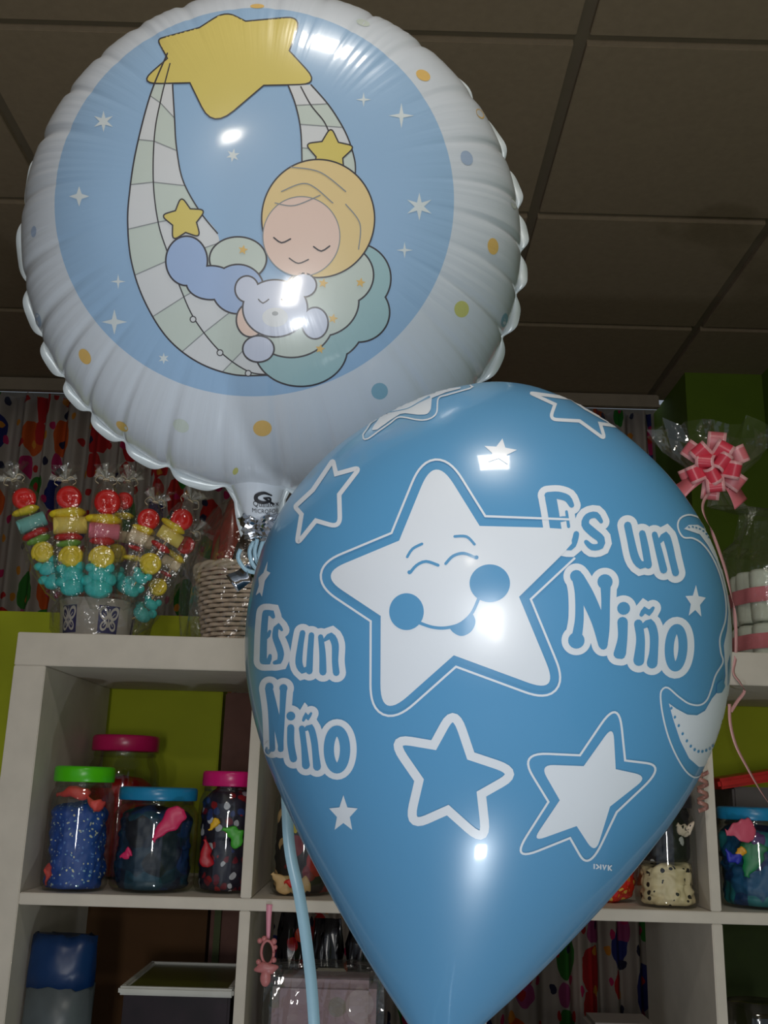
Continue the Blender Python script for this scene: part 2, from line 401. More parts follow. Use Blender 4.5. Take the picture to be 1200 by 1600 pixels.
c, r, h = jar(118, 232, 1148, 1402, 1.845, (196, 26, 92), 'large glass jar with crimson lid behind the green-lidded and blue-lidded jars')
heap(c, r*0.98, h*0.70, mat('red_rubber', (176, 26, 26), 0.45, bump=0.3), 'heap of red uninflated balloons in the large crimson-lidded jar at the back', 1)
c, r, h = jar(62, 164, 1197, 1402, 1.622, (76, 190, 18), 'glass jar with bright green lid, leftmost on the shelf')
heap(c, r, h*0.72, speckle('blue_star_print_rubber', (30, 74, 158), [(220, 220, 190), (150, 190, 210), (90, 130, 200), (200, 205, 190)], 150, 0.26), 'heap of blue balloons with pale star print in the green-lidded jar', 2, 0.14)
M_coral = mat('coral_rubber', (214, 76, 70), 0.5)
limp('uninflated_balloon', c+Vector((-0.034, -0.020, 0.140)), c+Vector((0.020, -0.030, 0.146)), 0.020, 0.014, M_coral, 'coral limp balloon lying over the blue heap in the green-lidded jar')
limp('uninflated_balloon', c+Vector((0.016, -0.034, 0.138)), c+Vector((0.040, -0.022, 0.122)), 0.018, 0.010, M_coral, 'coral limp balloon at the right of the blue heap in the green-lidded jar')
limp('uninflated_balloon', c+Vector((-0.032, -0.026, 0.008)), c+Vector((-0.034, -0.024, 0.040)), 0.012, 0.008, M_coral, 'coral limp balloon at the bottom left of the green-lidded jar')
c, r, h = jar(168, 300, 1230, 1410, 1.65, (30, 130, 178), 'wide glass jar with blue lid between the green-lidded and pink-lidded jars')
heap(c, r, h*0.80, speckle('dark_teal_rubber', (18, 50, 74), [(14, 30, 56), (24, 70, 92), (16, 24, 40), (26, 60, 110)], 28, 0.7), 'heap of dark teal and navy balloons in the wide blue-lidded jar', 3)
limp('uninflated_balloon', at(238, 1312, 1.584), at(290, 1268, 1.590), 0.030, 0.008, mat('magenta_rubber', (206, 34, 92), 0.4), 'magenta limp balloon pressed against the glass of the blue-lidded jar', 0.0)
limp('uninflated_balloon', at(188, 1340, 1.588), at(206, 1332, 1.586), 0.016, 0.005, mat('magenta_rubber_small', (206, 34, 92), 0.4), 'small magenta balloon tip at the left in the blue-lidded jar', 0.0)
c, r, h = jar(300, 397, 1205, 1412, 1.66, (204, 22, 110), 'glass jar with hot pink lid beside the first divider')
heap(c, r, h*0.86, speckle('dark_sparkle_rubber', (30, 26, 48), [(150, 18, 30), (40, 60, 120), (24, 24, 40), (200, 200, 210), (120, 16, 40)], 75, 0.45), 'heap of dark red and navy glittered balloons in the hot-pink-lidded jar', 4)
limp('uninflated_balloon', at(352, 1290, 1.602), at(380, 1318, 1.604), 0.026, 0.006, mat('green_rubber', (60, 160, 40), 0.4), 'green limp balloon in the hot-pink-lidded jar', 0)
limp('uninflated_balloon', at(326, 1297, 1.602), at(342, 1280, 1.600), 0.012, 0.006, mat('yellow_rubber', (226, 176, 30), 0.4), 'yellow limp balloon in the hot-pink-lidded jar', 0)
limp('uninflated_balloon', at(318, 1312, 1.612), at(322, 1356, 1.610), 0.022, 0.006, mat('crimson_rubber', (170, 16, 34), 0.4), 'crimson limp balloon in the hot-pink-lidded jar', 0)
c, r, h = jar(420, 522, 1212, 1424, 1.66, (30, 130, 178), 'glass jar of mixed balloons partly hidden behind the big blue balloon')
heap(c, r, h*0.80, speckle('mixed_dark_rubber', (34, 26, 28), [(150, 24, 30), (20, 20, 30), (210, 170, 120), (120, 20, 30), (200, 180, 60)], 34, 0.6), 'heap of black, red and beige balloons in the jar behind the big blue balloon', 5)
M_beige = mat('beige_rubber', (204, 170, 118), 0.5)
for i, (a, b_) in enumerate((((428, 1362), (452, 1396)), ((450, 1394), (486, 1384)))):
    limp('uninflated_balloon', at(a[0], a[1], 1.618), at(b_[0], b_[1], 1.618), 0.026, 0.010, M_beige, ['beige limp balloon at the left foot of the half-hidden jar', 'beige limp balloon at the middle foot of the half-hidden jar'][i], 0)
limp('uninflated_balloon', at(444, 1380, 1.612), at(466, 1376, 1.612), 0.016, 0.006, mat('scarlet_rubber', (210, 40, 34), 0.4), 'scarlet limp balloon above the beige ones in the half-hidden jar', 0)
c, r, h = jar(995, 1092, 1240, 1436, 1.625, (40, 40, 46), 'glass jar of spotted black and cream balloons left of the right divider')
heap(c+Vector((0, 0, 0.062)), r*0.92, h*0.60, speckle('black_rubber', (20, 22, 32), [(190, 190, 190), (24, 26, 38), (20, 20, 30), (22, 22, 34)], 46, 0.20), 'heap of black balloons in the upper part of the spotted-balloon jar', 6)
heap(c, r, h*0.38, speckle('cream_spotted_rubber', (226, 208, 168), [(24, 22, 26), (30, 28, 30), (226, 208, 168)], 95, 0.34), 'heap of cream balloons with black spots in the foot of the same jar', 7, 0.2)
limp('uninflated_balloon', at(1058, 1288, 1.585), at(1078, 1302, 1.592), 0.024, 0.010, speckle('cream_dotted', (224, 206, 186), [(24, 22, 26)], 150, 0.3), 'cream dotted limp balloon at the top of the spotted-balloon jar', 0)
c, r, h = jar(1128, 1246, 1262, 1440, 1.65, (30, 130, 178), 'glass jar with blue lid at the right edge of the picture')
heap(c, r, h*0.80, speckle('blue_teal_mixed', (26, 88, 132), [(20, 60, 110), (40, 130, 140), (24, 40, 96), (60, 120, 170)], 34, 0.55), 'heap of blue and teal balloons in the rightmost blue-lidded jar', 8, 0.16)
for (a, b_, w_, col, lb) in (((1134, 1300), (1180, 1294), 0.034, (206, 84, 110), 'pink limp balloon at the top of the rightmost jar'), ((1132, 1330), (1158, 1345), 0.018, (40, 50, 170), 'royal blue limp balloon in the rightmost jar'),
                             ((1150, 1338), (1162, 1324), 0.014, (226, 160, 40), 'orange limp balloon in the rightmost jar'), ((1172, 1372), (1184, 1316), 0.036, (20, 120, 70), 'green limp balloon in the rightmost jar'),
                             ((1164, 1306), (1196, 1312), 0.022, (90, 50, 110), 'purple limp balloon in the rightmost jar')):
    limp('uninflated_balloon', at(a[0], a[1], 1.598), at(b_[0], b_[1], 1.598), w_, 0.006, mat('rubber', col, 0.4), lb, 0)
# red lid and grey tray behind the last jar
b = MB(); p = at(1195, 1212, 1.80); b.box(p, (0.20, 0.10, 0.018), Matrix.Rotation(R(-10), 3, 'Y'), bev=0.005)
b.build('red_tray', mat('red_plastic', (206, 26, 22), 0.4), base=p, label='red plastic tray leaning behind the rightmost blue-lidded jar', cat='tray')
b = MB(); p = Vector((at(1190, 1250, 1.80).x, 1.81, ZB+0.091)); b.box(p, (0.13, 0.11, 0.18), bev=0.004)
b.build('grey_box', mat('grey_card', (90, 84, 84), 0.6), base=p-Vector((0, 0, 0.09)), label='grey box under the red tray at the right edge', cat='box')
# red bag of sweets by the spotted jar
b = MB(); p = Vector((at(955, 1430, 1.64).x, 1.66, ZB))
b.ball(p+Vector((0, 0, 0.032)), (0.042, 0.03, 0.032), warp=lambda v: 1+0.2*noise.noise(v*3.1), sub=4)
b.build('sweet_bag', [speckle('red_orange_wrapped_sweets', (204, 50, 30), [(230, 130, 40), (220, 40, 40), (240, 200, 90), (230, 60, 60)], 120, 0.5, 0.25)], base=p, label='small bag of red and orange sweets left of the spotted-balloon jar', cat='bag')
# ribbon curl hanging at the right divider
b = MB(); pts = [at(1098+9*math.cos(k*1.25), 1206+k*3.6, 1.555+0.006*math.sin(k*1.25)) for k in range(18)]
b.strip(pts, 0.006, side=lambda u: (0, 0, 1), step=0.003); b.build('curled_ribbon', mat('dusky_pink_ribbon', (170, 120, 110), 0.3), base=pts[0], label='curled dusky pink ribbon end dangling before the right divider', cat='ribbon')

# ------------------------------------------------------------------ lower compartments
ZL = ZB2-0.334 + 0.0   # top of the next shelf board
ZL = ZB-PZ
p = Vector((at(88, 1600, 1.64).x, 1.64, ZL)); t = thing('plastic_bag', 'white plastic bag with blue top standing in the lower left compartment', 'bag', p)
def bagring(z, rx, ry, k): return [p+Vector((math.cos(2*PI*i/36)*rx*(1+0.10*noise.noise(Vector((i*0.5, k*1.7, 3)))), math.sin(2*PI*i/36)*ry, z+0.010*noise.noise(Vector((i*0.4, k, 9))))) for i in range(36)]
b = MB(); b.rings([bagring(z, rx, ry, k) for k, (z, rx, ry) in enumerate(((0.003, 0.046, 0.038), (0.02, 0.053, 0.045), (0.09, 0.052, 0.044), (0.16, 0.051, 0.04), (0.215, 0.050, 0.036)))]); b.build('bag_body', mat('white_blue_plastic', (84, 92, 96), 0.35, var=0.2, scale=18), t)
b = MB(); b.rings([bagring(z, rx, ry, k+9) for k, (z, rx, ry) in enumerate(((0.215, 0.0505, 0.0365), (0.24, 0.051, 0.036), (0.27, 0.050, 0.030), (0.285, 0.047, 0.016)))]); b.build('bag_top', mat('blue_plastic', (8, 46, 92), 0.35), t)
# clear box with a lid
x0 = at(186, 1555, 1.62).x; x1 = at(366, 1560, 1.62).x; zt_ = at(270, 1548, 1.62).z
p = Vector(((x0+x1)/2, 1.72, ZL)); t = thing('storage_box', 'clear plastic storage box with pale rim in the lower left compartment', 'box', p)
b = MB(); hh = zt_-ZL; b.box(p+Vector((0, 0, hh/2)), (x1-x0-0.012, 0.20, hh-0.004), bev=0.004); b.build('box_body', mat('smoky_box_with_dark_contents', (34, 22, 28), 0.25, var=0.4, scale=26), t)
b = MB()
for (dx, dy, sx, sy) in ((0, -0.105, x1-x0, 0.012), (0, 0.105, x1-x0, 0.012), (-(x1-x0)/2+0.006, 0, 0.012, 0.20), ((x1-x0)/2-0.006, 0, 0.012, 0.20)):
    b.box(p+Vector((dx, dy, hh)), (sx, sy, 0.012), bev=0.003)
b.build('rim', mat('pale_rim_plastic', (196, 196, 190), 0.25), t)
b = MB(); b.box(p+Vector((0, 0, hh+0.001)), (x1-x0-0.024, 0.198, 0.003)); b.build('lid', mat('olive_lid', (72, 76, 24), 0.3, var=0.2, scale=14), t)
# second lower compartment: dark packets, pink hamper, label
for i, (px, py, rx, rz, cols, lb) in enumerate(((458, 1475, 0.028, 0.075, [(150, 16, 30), (20, 14, 18), (180, 60, 30)], 'dark packet with red and orange marks beside the pacifier charm'),
                                (512, 1480, 0.028, 0.070, [(70, 70, 76), (18, 16, 20), (40, 36, 44)], 'black packet with grey marks behind the pink hamper'),
                                (566, 1490, 0.028, 0.060, [(20, 18, 24), (60, 36, 46), (14, 12, 18)], 'black packet with dull red marks by the big blue balloon'))):
    q = at(px, py, 1.76); top = q.z+rz*0.6; base = Vector((q.x, 1.76, ZL)); b = MB(); hh = top-ZL; rs = []
    for j in range(13):
        tt = j/12; ww = rx*(1-0.25*tt**3); dd = 0.028*(1-tt**2)+0.004
        rs.append([base+Vector((math.cos(2*PI*k/32)*ww, math.sin(2*PI*k/32)*dd, 0.002+tt*hh))*1.0+Vector((0.010*noise.noise(Vector((k*0.6, j*0.8, i*5))), 0.014*noise.noise(Vector((k*0.7, j*0.7, i*5+2))), 0)) for k in range(32)])
    b.rings(rs); b.build('foil_packet', speckle('printed_packet_film', (22, 18, 22), cols, 36, 0.4, 0.2), base=base, label=lb, cat='packet', group='dark packets in the second lower compartment')
x0 = at(408, 1560, 1.63).x; x1 = at(604, 1560, 1.63).x; zt_ = at(510, 1530, 1.63).z
p = Vector(((x0+x1)/2, 1.68, ZL)); t = thing('gift_hamper', 'pale pink gift hamper wrapped in clear cellophane under the big blue balloon', 'gift', p)
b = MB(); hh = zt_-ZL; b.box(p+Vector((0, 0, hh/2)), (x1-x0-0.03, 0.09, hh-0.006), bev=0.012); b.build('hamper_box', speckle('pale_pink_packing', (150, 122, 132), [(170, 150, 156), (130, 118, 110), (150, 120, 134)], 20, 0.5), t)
def film(prof, c, seg, amp, seed, ell=0.6):
    b = MB(); rs = []
    for j, (r_, z_) in enumerate(prof):
        rs.append([c+Vector((math.cos(2*PI*k/seg)*r_, math.sin(2*PI*k/seg)*r_*ell, z_))*1.0 + Vector((math.cos(2*PI*k/seg), math.sin(2*PI*k/seg), 0.6*noise.noise(Vector((k, j, seed)))))*amp*noise.noise(Vector((k*0.9, j*1.3, seed))) for k in range(seg)])
    b.rings(rs, 0, True, False, False, sm=False); return b
M_film = clear('crinkled_cellophane', (0.96, 0.96, 0.94), 0.30, 0.08, bump=0.6, scale=45, haze=0.02)
M_film2 = clear('clear_cellophane', (0.98, 0.98, 0.97), 0.20, 0.16, bump=1.0, scale=70, haze=0.015)
b = MB(); rs = []
for j, (sx, z_) in enumerate(((0.95, 0.004), (1.0, hh*0.5), (1.02, hh*0.85), (1.0, hh+0.002), (0.90, hh+0.012), (0.5, hh+0.015))):
    ring = []
    for k in range(64):
        a = 2*PI*k/64; ca, sa = math.cos(a), math.sin(a); m_ = max(abs(ca), abs(sa))**0.85
        ring.append(p+Vector((ca/m_*(x1-x0)/2*sx, sa/m_*0.052*sx, z_))+Vector((ca, sa, 0.4))*0.006*noise.noise(Vector((k*0.7, j*1.5, 4))))
    rs.append(ring)
b.rings(rs, 0, True, False, True, sm=False); b.build('cellophane', M_film, t)
p = at(518, 1517, 1.74); b = MB(); b.box(Vector((p.x, 1.722, p.z)), (0.047, 0.006, 0.014), bev=0.002); b.build('card_label', mat('cream_card', (176, 168, 150), 0.6), base=p, label='small blank cream card above the pink hamper', cat='label')
# pacifier charm on a ribbon
M_pinkp = mat('salmon_pink_plastic', (206, 128, 130), 0.35, trans=0.1)
q = at(420, 1415, YF-0.004); t = thing('pacifier_charm', 'salmon pink plastic pacifier charm hanging on a pink ribbon from the shelf board', 'charm', q)
b = MB(); b.strip([at(421, 1413, YF-0.0045), at(420, 1432, YF-0.006), at(419, 1467, YF-0.010)], lambda u: 0.009-0.004*u, side=(1, 0, 0)); b.build('ribbon', mat('pink_satin_ribbon', (226, 150, 172), 0.35), t)
b = MB(); c_ = at(418, 1488, YF-0.010); rg = [c_+RT*0.009*math.cos(a)+UP*0.017*math.sin(a) for a in [2*PI*k/24 for k in range(25)]]
b.tube(rg, 0.0022, 8); b.build('ring', M_pinkp, t)
b = MB(); c_ = at(416, 1513, YF-0.010); b.ball(c_, (0.017, 0.006, 0.008), sub=3, warp=lambda v: 1+0.12*math.sin(4*math.atan2(v.z, v.x))); b.build('shield', M_pinkp, t)
b = MB(); c_ = at(415, 1528, YF-0.010); b.ball(c_, (0.008, 0.006, 0.012), sub=3); b.build('teat', M_pinkp, t)
b = MB()
for (px, py, rr) in ((406, 1470, 4), (413, 1467, 4.5), (428, 1471, 4.5), (430, 1480, 3.5), (404, 1503, 4), (428, 1500, 4)):
    b.ball(at(px, py, YF-0.011), rr*0.001, sub=2)
b.build('knot_beads', M_pinkp, t)
# glass dish bottom right, small pale item bottom middle
p = Vector((at(1185, 1600, 1.70).x, 1.70, ZL)); zt_ = at(1180, 1566, 1.70).z-ZL
b = MB(); b.lathe([(0.03, 0.0), (0.045, 0.004), (0.05, zt_*0.5), (0.055, zt_*0.93), (0.048, zt_), (0.02, zt_+0.002)], p, seg=40)
b.build('glass_dish', clear('smoky_glass', (0.55, 0.52, 0.5), 0.3, 0.05), base=p, label='smoky glass dish with a rounded top in the lower right compartment', cat='dish')
p = Vector((at(968, 1600, 1.66).x, 1.66, ZL)); zt_ = at(968, 1592, 1.66).z-ZL
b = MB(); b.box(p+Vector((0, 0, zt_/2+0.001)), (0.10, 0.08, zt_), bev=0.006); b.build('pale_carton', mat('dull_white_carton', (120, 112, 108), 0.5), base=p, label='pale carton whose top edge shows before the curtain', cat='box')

# ------------------------------------------------------------------ candy arrangement on top of the shelf
M_red = mat('red_gummy', (226, 8, 16), 0.30, var=0.08, spec=0.3); M_red2 = mat('watermelon_red_gummy', (190, 20, 28), 0.45, spec=0.3)
M_yel = mat('sugared_yellow_gummy', (234, 208, 40), 0.5, var=0.12, scale=160, bump=0.25); M_cy = mat('sugared_cyan_gummy', (56, 196, 196), 0.5, var=0.1, scale=140, bump=0.2)
M_mw = mat('white_marshmallow', (224, 206, 176), 0.75); M_mp = mat('pink_marshmallow', (222, 120, 142), 0.75)
M_my = mat('cream_yellow_marshmallow', (232, 210, 104), 0.75); M_mc = mat('blue_marshmallow', (120, 190, 186), 0.75); M_grn = mat('green_gummy', (110, 160, 60), 0.5)
M_stick = mat('bamboo_stick', (196, 166, 110), 0.7)
YP = 1.70
PB = Vector((at(152, 970, YP).x, YP, ZT1+0.0004))
def candy(b, kind, c, ax, s):
    """one sweet centred at c, ax = skewer direction"""
    vd = (CAM-c).normalized(); sd = ax.cross(vd).normalized(); fr = sd.cross(ax).normalized()
    Q = Matrix((sd, fr, ax)).transposed()
    if kind == 'disc':
        b.lathe([(s*0.35, -0.006), (s*0.8, -0.0075), (s, -0.004), (s, 0.004), (s*0.8, 0.0075), (s*0.42, 0.006), (s*0.3, 0.003)], c, fr, 28)
    elif kind == 'tube':
        b.lathe([(s*0.3, -s*1.15), (s*0.55, -s*1.15), (s*0.62, -s*1.05), (s*0.62, s*1.05), (s*0.55, s*1.15), (s*0.3, s*1.15)], c, sd, 24)
    elif kind == 'strip':
        b.ball(c, (s*1.12, s*0.6, s*0.36), sub=3, rot=Q, warp=lambda v: 1+0.08*math.sin(v.x*5))
    elif kind == 'rose':
        pts = []; n = 60
        for i in range(n):
            a = i/n*5.2*PI; rr = s*(0.12+0.78*i/n); pts.append(c+sd*math.cos(a)*rr+ax*math.sin(a)*rr+fr*(0.004*(1-i/n)))
        b.tube(pts, s*0.25, 8); b.ball(c-fr*0.002, (s*0.96, s*0.52, s*0.96), sub=3, rot=Q)
    elif kind == 'fish':
        b.ball(c, (s*1.0, s*0.55, s*0.72), sub=3, rot=Q); b.ball(c+sd*s*0.75+ax*s*0.7, (s*0.48, s*0.35, s*0.5), sub=2, rot=Q)
        b.ball(c-sd*s*0.85+ax*s*0.55, (s*0.50, s*0.35, s*0.42), sub=2, rot=Q)
PX = 1.0/F*1.62   # metres per pixel at the candy's distance
def skewer(items, Y, label, neck, seed):
    """items: (kind, px, py, half_px, material, part name)"""
    a = at(items[0][1], items[0][2], Y); z = at(items[-1][1], items[-1][2], Y); foot = PB+Vector((max(-0.03, min(0.03, (z.x-PB.x)*0.35)), 0, 0.03))
    t = thing('candy_skewer', label, 'candy skewer', foot, 'candy skewers in the white tub')
    b = MB(); b.tube([foot, z.lerp(foot, 0.4), z, a+(a-z)*0.05], 0.0015, 6, step=0.02); b.build('stick', M_stick, t)
    for i, (k, px, py, s, m, nm) in enumerate(items):
        c = at(px, py, Y); p1 = items[max(0, i-1)]; p2 = items[min(len(items)-1, i+1)]
        ax = (at(p1[1], p1[2], Y)-at(p2[1], p2[2], Y)).normalized()
        b = MB(); candy(b, k, c, ax, s*PX); b.build(nm, m, t)
    # cellophane sleeve, gathered above the top sweet and flared again
    ax = (a-z).normalized(); sd = ax.cross((CAM-a).normalized()).normalized(); fr = sd.cross(ax)
    b = MB(); rs = []; top = at(neck[0], neck[1], Y); seg = 18
    prof = [(0.010, z-ax*0.035), (0.024, z-ax*0.012), (0.030, z.lerp(a, 0.3)), (0.029, z.lerp(a, 0.7)), (0.026, a), (0.018, a.lerp(top, 0.6)), (0.004, top), (0.012, top+ax*0.012), (0.024, top+ax*0.026+sd*0.004)]
    for j, (rr, cc) in enumerate(prof):
        rs.append([cc+(sd*math.cos(2*PI*k/seg)+fr*math.sin(2*PI*k/seg)*0.75)*rr*(1+0.35*noise.noise(Vector((k*1.1, j*1.2, seed*3.7)))*(1.6 if j > 6 else 0.6))+ax*(0.010*noise.noise(Vector((k*1.7, seed, 2))) if j == 8 else 0) for k in range(seg)])
    b.rings(rs, 0, True, False, False, sm=False); wr = b.build('wrapper', M_film2, t)
    b = MB(); b.tube([top+(sd*math.cos(x)+fr*math.sin(x))*0.0048 for x in [2*PI*k/12 for k in range(13)]], 0.0012, 6)
    for s_ in (-1, 1):
        b.strip([top, top+sd*s_*0.010+ax*0.006+fr*0.004, top+sd*s_*0.018-ax*0.004+fr*0.006, top+sd*s_*0.012-ax*0.010+fr*0.008], 0.0035, side=lambda u: fr+ax*0.4, step=0.002)
    b.build('tie', M_tie, wr)
    b = MB()
    for q_ in range(7):
        a2 = (q_-3)*0.42+0.2*math.sin(seed*3+q_); dd = ax*math.cos(a2)+sd*math.sin(a2)+fr*0.3*math.sin(q_*2.1+seed); ln2 = 0.020+0.010*math.sin(q_*1.7+seed)
        b.strip([top, top+dd*ln2*0.5, top+dd*ln2+sd*0.004*math.sin(q_+seed)], lambda u: 0.002+0.010*u, side=sd*math.cos(a2)-ax*math.sin(a2)+fr*0.4, step=0.004, thick=0.0004)
    b.build('tuft', M_tuft, wr)
M_tie = mat('cream_tie_ribbon', (214, 200, 172), 0.3); M_tuft = clear('gathered_cellophane', (0.95, 0.95, 0.92), 0.3, 0.15, bump=0.8, scale=90, haze=0.22)
D_ = 'disc'; T_ = 'tube'; S_ = 'strip'; RO = 'rose'; FI = 'fish'
skewer([(D_, 38, 780, 19, M_red, 'red_sweet'), (S_, 42, 798, 20, M_yel, 'yellow_strip'), (T_, 50, 817, 20, M_mc, 'marshmallow'), (S_, 57, 834, 20, M_red2, 'red_strip'), (S_, 62, 843, 18, M_grn, 'green_strip'), (RO, 68, 863, 18, M_yel, 'candy_rose'), (FI, 76, 888, 16, M_cy, 'gummy_fish'), (FI, 86, 908, 18, M_cy, 'gummy_fish')], 1.66, 'leftmost leaning candy skewer, with a blue marshmallow below its red sweet', (22, 750), 1)
skewer([(D_, 108, 778, 20, M_red, 'red_sweet'), (S_, 108, 802, 26, M_yel, 'yellow_strip'), (T_, 110, 821, 23, M_my, 'marshmallow'), (S_, 109, 840, 20, M_red2, 'red_strip'), (S_, 109, 849, 18, M_grn, 'green_strip'), (RO, 112, 870, 19, M_yel, 'candy_rose'), (FI, 112, 897, 18, M_cy, 'gummy_fish'), (FI, 114, 918, 20, M_cy, 'gummy_fish')], 1.64, 'upright candy skewer with a cream yellow marshmallow, second from left', (102, 752), 2)
skewer([(D_, 168, 785, 21, M_red, 'red_sweet'), (S_, 164, 812, 26, M_yel, 'yellow_strip'), (T_, 163, 830, 21, M_mp, 'marshmallow'), (S_, 161, 846, 18, M_red2, 'red_strip'), (RO, 160, 872, 20, M_yel, 'candy_rose'), (FI, 156, 898, 18, M_cy, 'gummy_fish'), (FI, 154, 920, 22, M_cy, 'gummy_fish')], 1.63, 'upright candy skewer with a pink marshmallow in the middle of the tub', (166, 750), 3)
skewer([(D_, 194, 783, 15, M_red, 'red_sweet'), (S_, 194, 806, 16, M_yel, 'yellow_strip'), (T_, 188, 838, 16, M_mw, 'marshmallow'), (RO, 182, 866, 17, M_yel, 'candy_rose'), (FI, 176, 900, 15, M_cy, 'gummy_fish')], 1.71, 'candy skewer half hidden behind the pink marshmallow one', (200, 752), 4)
skewer([(D_, 232, 812, 18, M_red, 'red_sweet'), (S_, 226, 828, 18, M_yel, 'yellow_strip'), (T_, 220, 842, 18, M_mw, 'marshmallow'), (S_, 213, 857, 12, M_red2, 'red_strip'), (S_, 208, 872, 14, M_yel, 'yellow_strip'), (FI, 203, 915, 22, M_cy, 'gummy_fish')], 1.67, 'right-leaning candy skewer with a white marshmallow and red sweet', (243, 785), 5)
skewer([(D_, 284, 812, 18, M_red, 'red_sweet'), (S_, 272, 823, 20, M_yel, 'yellow_strip'), (T_, 266, 838, 18, M_my, 'marshmallow'), (S_, 252, 855, 16, M_red2, 'red_strip'), (RO, 235, 882, 18, M_yel, 'candy_rose'), (FI, 219, 903, 13, M_cy, 'gummy_fish'), (FI, 204, 922, 15, M_cy, 'gummy_fish')], 1.66, 'far right candy skewer leaning most, with yellow rose sweet', (298, 783), 6)
skewer([(D_, 290, 852, 15, M_red2, 'red_sweet'), (S_, 276, 870, 16, M_yel, 'yellow_strip'), (T_, 267, 880, 14, M_mw, 'marshmallow'), (S_, 259, 897, 10, M_red2, 'red_strip'), (RO, 247, 918, 15, M_yel, 'candy_rose'), (FI, 236, 945, 12, M_cy, 'gummy_fish'), (FI, 222, 960, 16, M_cy, 'gummy_fish')], 1.69, 'lowest candy skewer hanging out to the right of the tub', (300, 832), 7)
# the tub
t = thing('white_tub', 'white tub with butterfly panels holding the candy skewers', 'tub', PB)
htub = at(152, 935, YP-0.05).z-PB.z
b = MB(); r0, r1 = 0.058, 0.064
b.lathe([(r0*0.9, 0.0), (r0, 0.002), (r1, htub-0.004), (r1*1.03, htub-0.002), (r1*1.02, htub), (r1*0.96, htub), (r0*0.92, 0.01), (0.005, 0.009)], PB, seg=56); b.build('tub_body', mat('white_plastic', (190, 184, 178), 0.4), t)
M_navy = mat('navy_print', (34, 32, 96), 0.45); M_wpr = mat('white_print', (196, 190, 186), 0.5)
def onpot(ang, z, off):
    rr = r0+(r1-r0)*z/htub+off; return PB+Vector((math.sin(ang)*rr, -math.cos(ang)*rr, z))
for (pa, wa) in ((R(-33), 0.27), (R(33), 0.28), (R(99), 0.26), (R(165), 0.26), (R(-99), 0.26)):
    b = MB(); n = 10; zc0, zc1 = 0.012, htub*0.82; hz = (zc1-zc0)/2; zm = (zc0+zc1)/2
    b.rings([[onpot(pa+wa*(2*i/n-1), z_, 0.0005) for i in range(n+1)] for z_ in (zc0, zm, zc1)], 0, False)
    for sx in (-1, 1):
        for (cx, cz, rx, rz, rot) in ((0.50, 0.42, 0.40, 0.56, 0.6), (0.42, -0.46, 0.32, 0.42, -0.6)):
            for ring_w, mi in ((1.0, 1),):
                inner = [(cx+(rx*0.62*math.cos(a))*math.cos(rot)-(rz*0.55*math.sin(a))*math.sin(-rot), cz+(rx*0.55*math.cos(a))*math.sin(-rot)+(rz*0.55*math.sin(a))*math.cos(rot)) for a in [2*PI*k/20 for k in range(20)]]
                outer = [(cx+(rx*math.cos(a))*math.cos(rot)-(rz*math.sin(a))*math.sin(-rot), cz+(rx*math.cos(a))*math.sin(-rot)+(rz*math.sin(a))*math.cos(rot)) for a in [2*PI*k/20 for k in range(20)]]
                mk = lambda L_: [onpot(pa+sx*u_*wa, zm+v_*hz, 0.0011) for (u_, v_) in L_]
                b.rings([mk(outer), mk(inner)], 1, True, False, False)
                sp = [(cx*0.55, cz*0.4), (cx*1.15, cz*1.1)]
                b.rings([[onpot(pa+sx*(u_+d_)*wa, zm+v_*hz, 0.0012) for d_ in (-0.05, 0.05)] for (u_, v_) in sp], 1, False)
    b.rings([[onpot(pa+d_*wa, zm+v_*hz, 0.0013) for d_ in (-0.06, 0.06)] for v_ in (-0.6, 0, 0.75)], 1, False)
    b.build('butterfly_panel', [M_navy, M_wpr], t)
b = film([(0.050, htub*0.98), (0.075, htub+0.006), (0.088, htub*0.75), (0.082, htub*0.3), (0.074, 0.004)], PB+Vector((0.01, -0.004, 0)), 30, 0.010, 12, 0.92); b.build('cellophane_skirt', M_film2, t)

# ------------------------------------------------------------------ wicker basket in cellophane
BY = 1.74; bc = Vector((at(385, 1000, BY).x, BY, ZT1+0.0004)); hb = at(385, 886, BY-0.06).z-bc.z
t = thing('wicker_basket', 'whitewashed wicker basket wrapped in cellophane beside the candy tub', 'basket', bc)
b = MB(); rows = 17
for j in range(rows):
    z_ = 0.005+(hb-0.012)*j/(rows-1); rr = 0.072+0.022*j/(rows-1)
    pts = [bc+Vector((math.cos(a)*(rr+0.0022*math.sin(16*a+PI*j)), math.sin(a)*(rr+0.0022*math.sin(16*a+PI*j)), z_)) for a in [2*PI*k/96 for k in range(97)]]
    b.tube(pts, 0.0036, 6, cap=False)
b.build('woven_side', mat('whitewashed_willow', (206, 186, 168), 0.7, var=0.2, scale=70, bump=0.4), t)
b = MB(); 
for ph in (0, PI): 
    b.tube([bc+Vector((math.cos(a)*(0.096+0.003*math.cos(9*a+ph)), math.sin(a)*(0.096+0.003*math.cos(9*a+ph)), hb+0.004*math.sin(9*a+ph))) for a in [2*PI*k/120 for k in range(121)]], 0.0045, 6, cap=False)
b.build('rim', mat('willow_rim', (200, 184, 164), 0.7), t)
b = MB(); b.lathe([(0.05, 0), (0.071, 0.001), (0.071, 0.004), (0.05, 0.004)], bc, seg=32); b.build('base', mat('willow_base', (180, 160, 140), 0.8), t)
b = film([(0.112, 0.004), (0.118, hb*0.5), (0.124, hb), (0.105, hb+0.06), (0.070, hb+0.115), (0.020, hb+0.155), (0.05, hb+0.175), (0.075, hb+0.20)], bc, 34, 0.020, 21, 0.9); b.build('cellophane', M_film2, t)
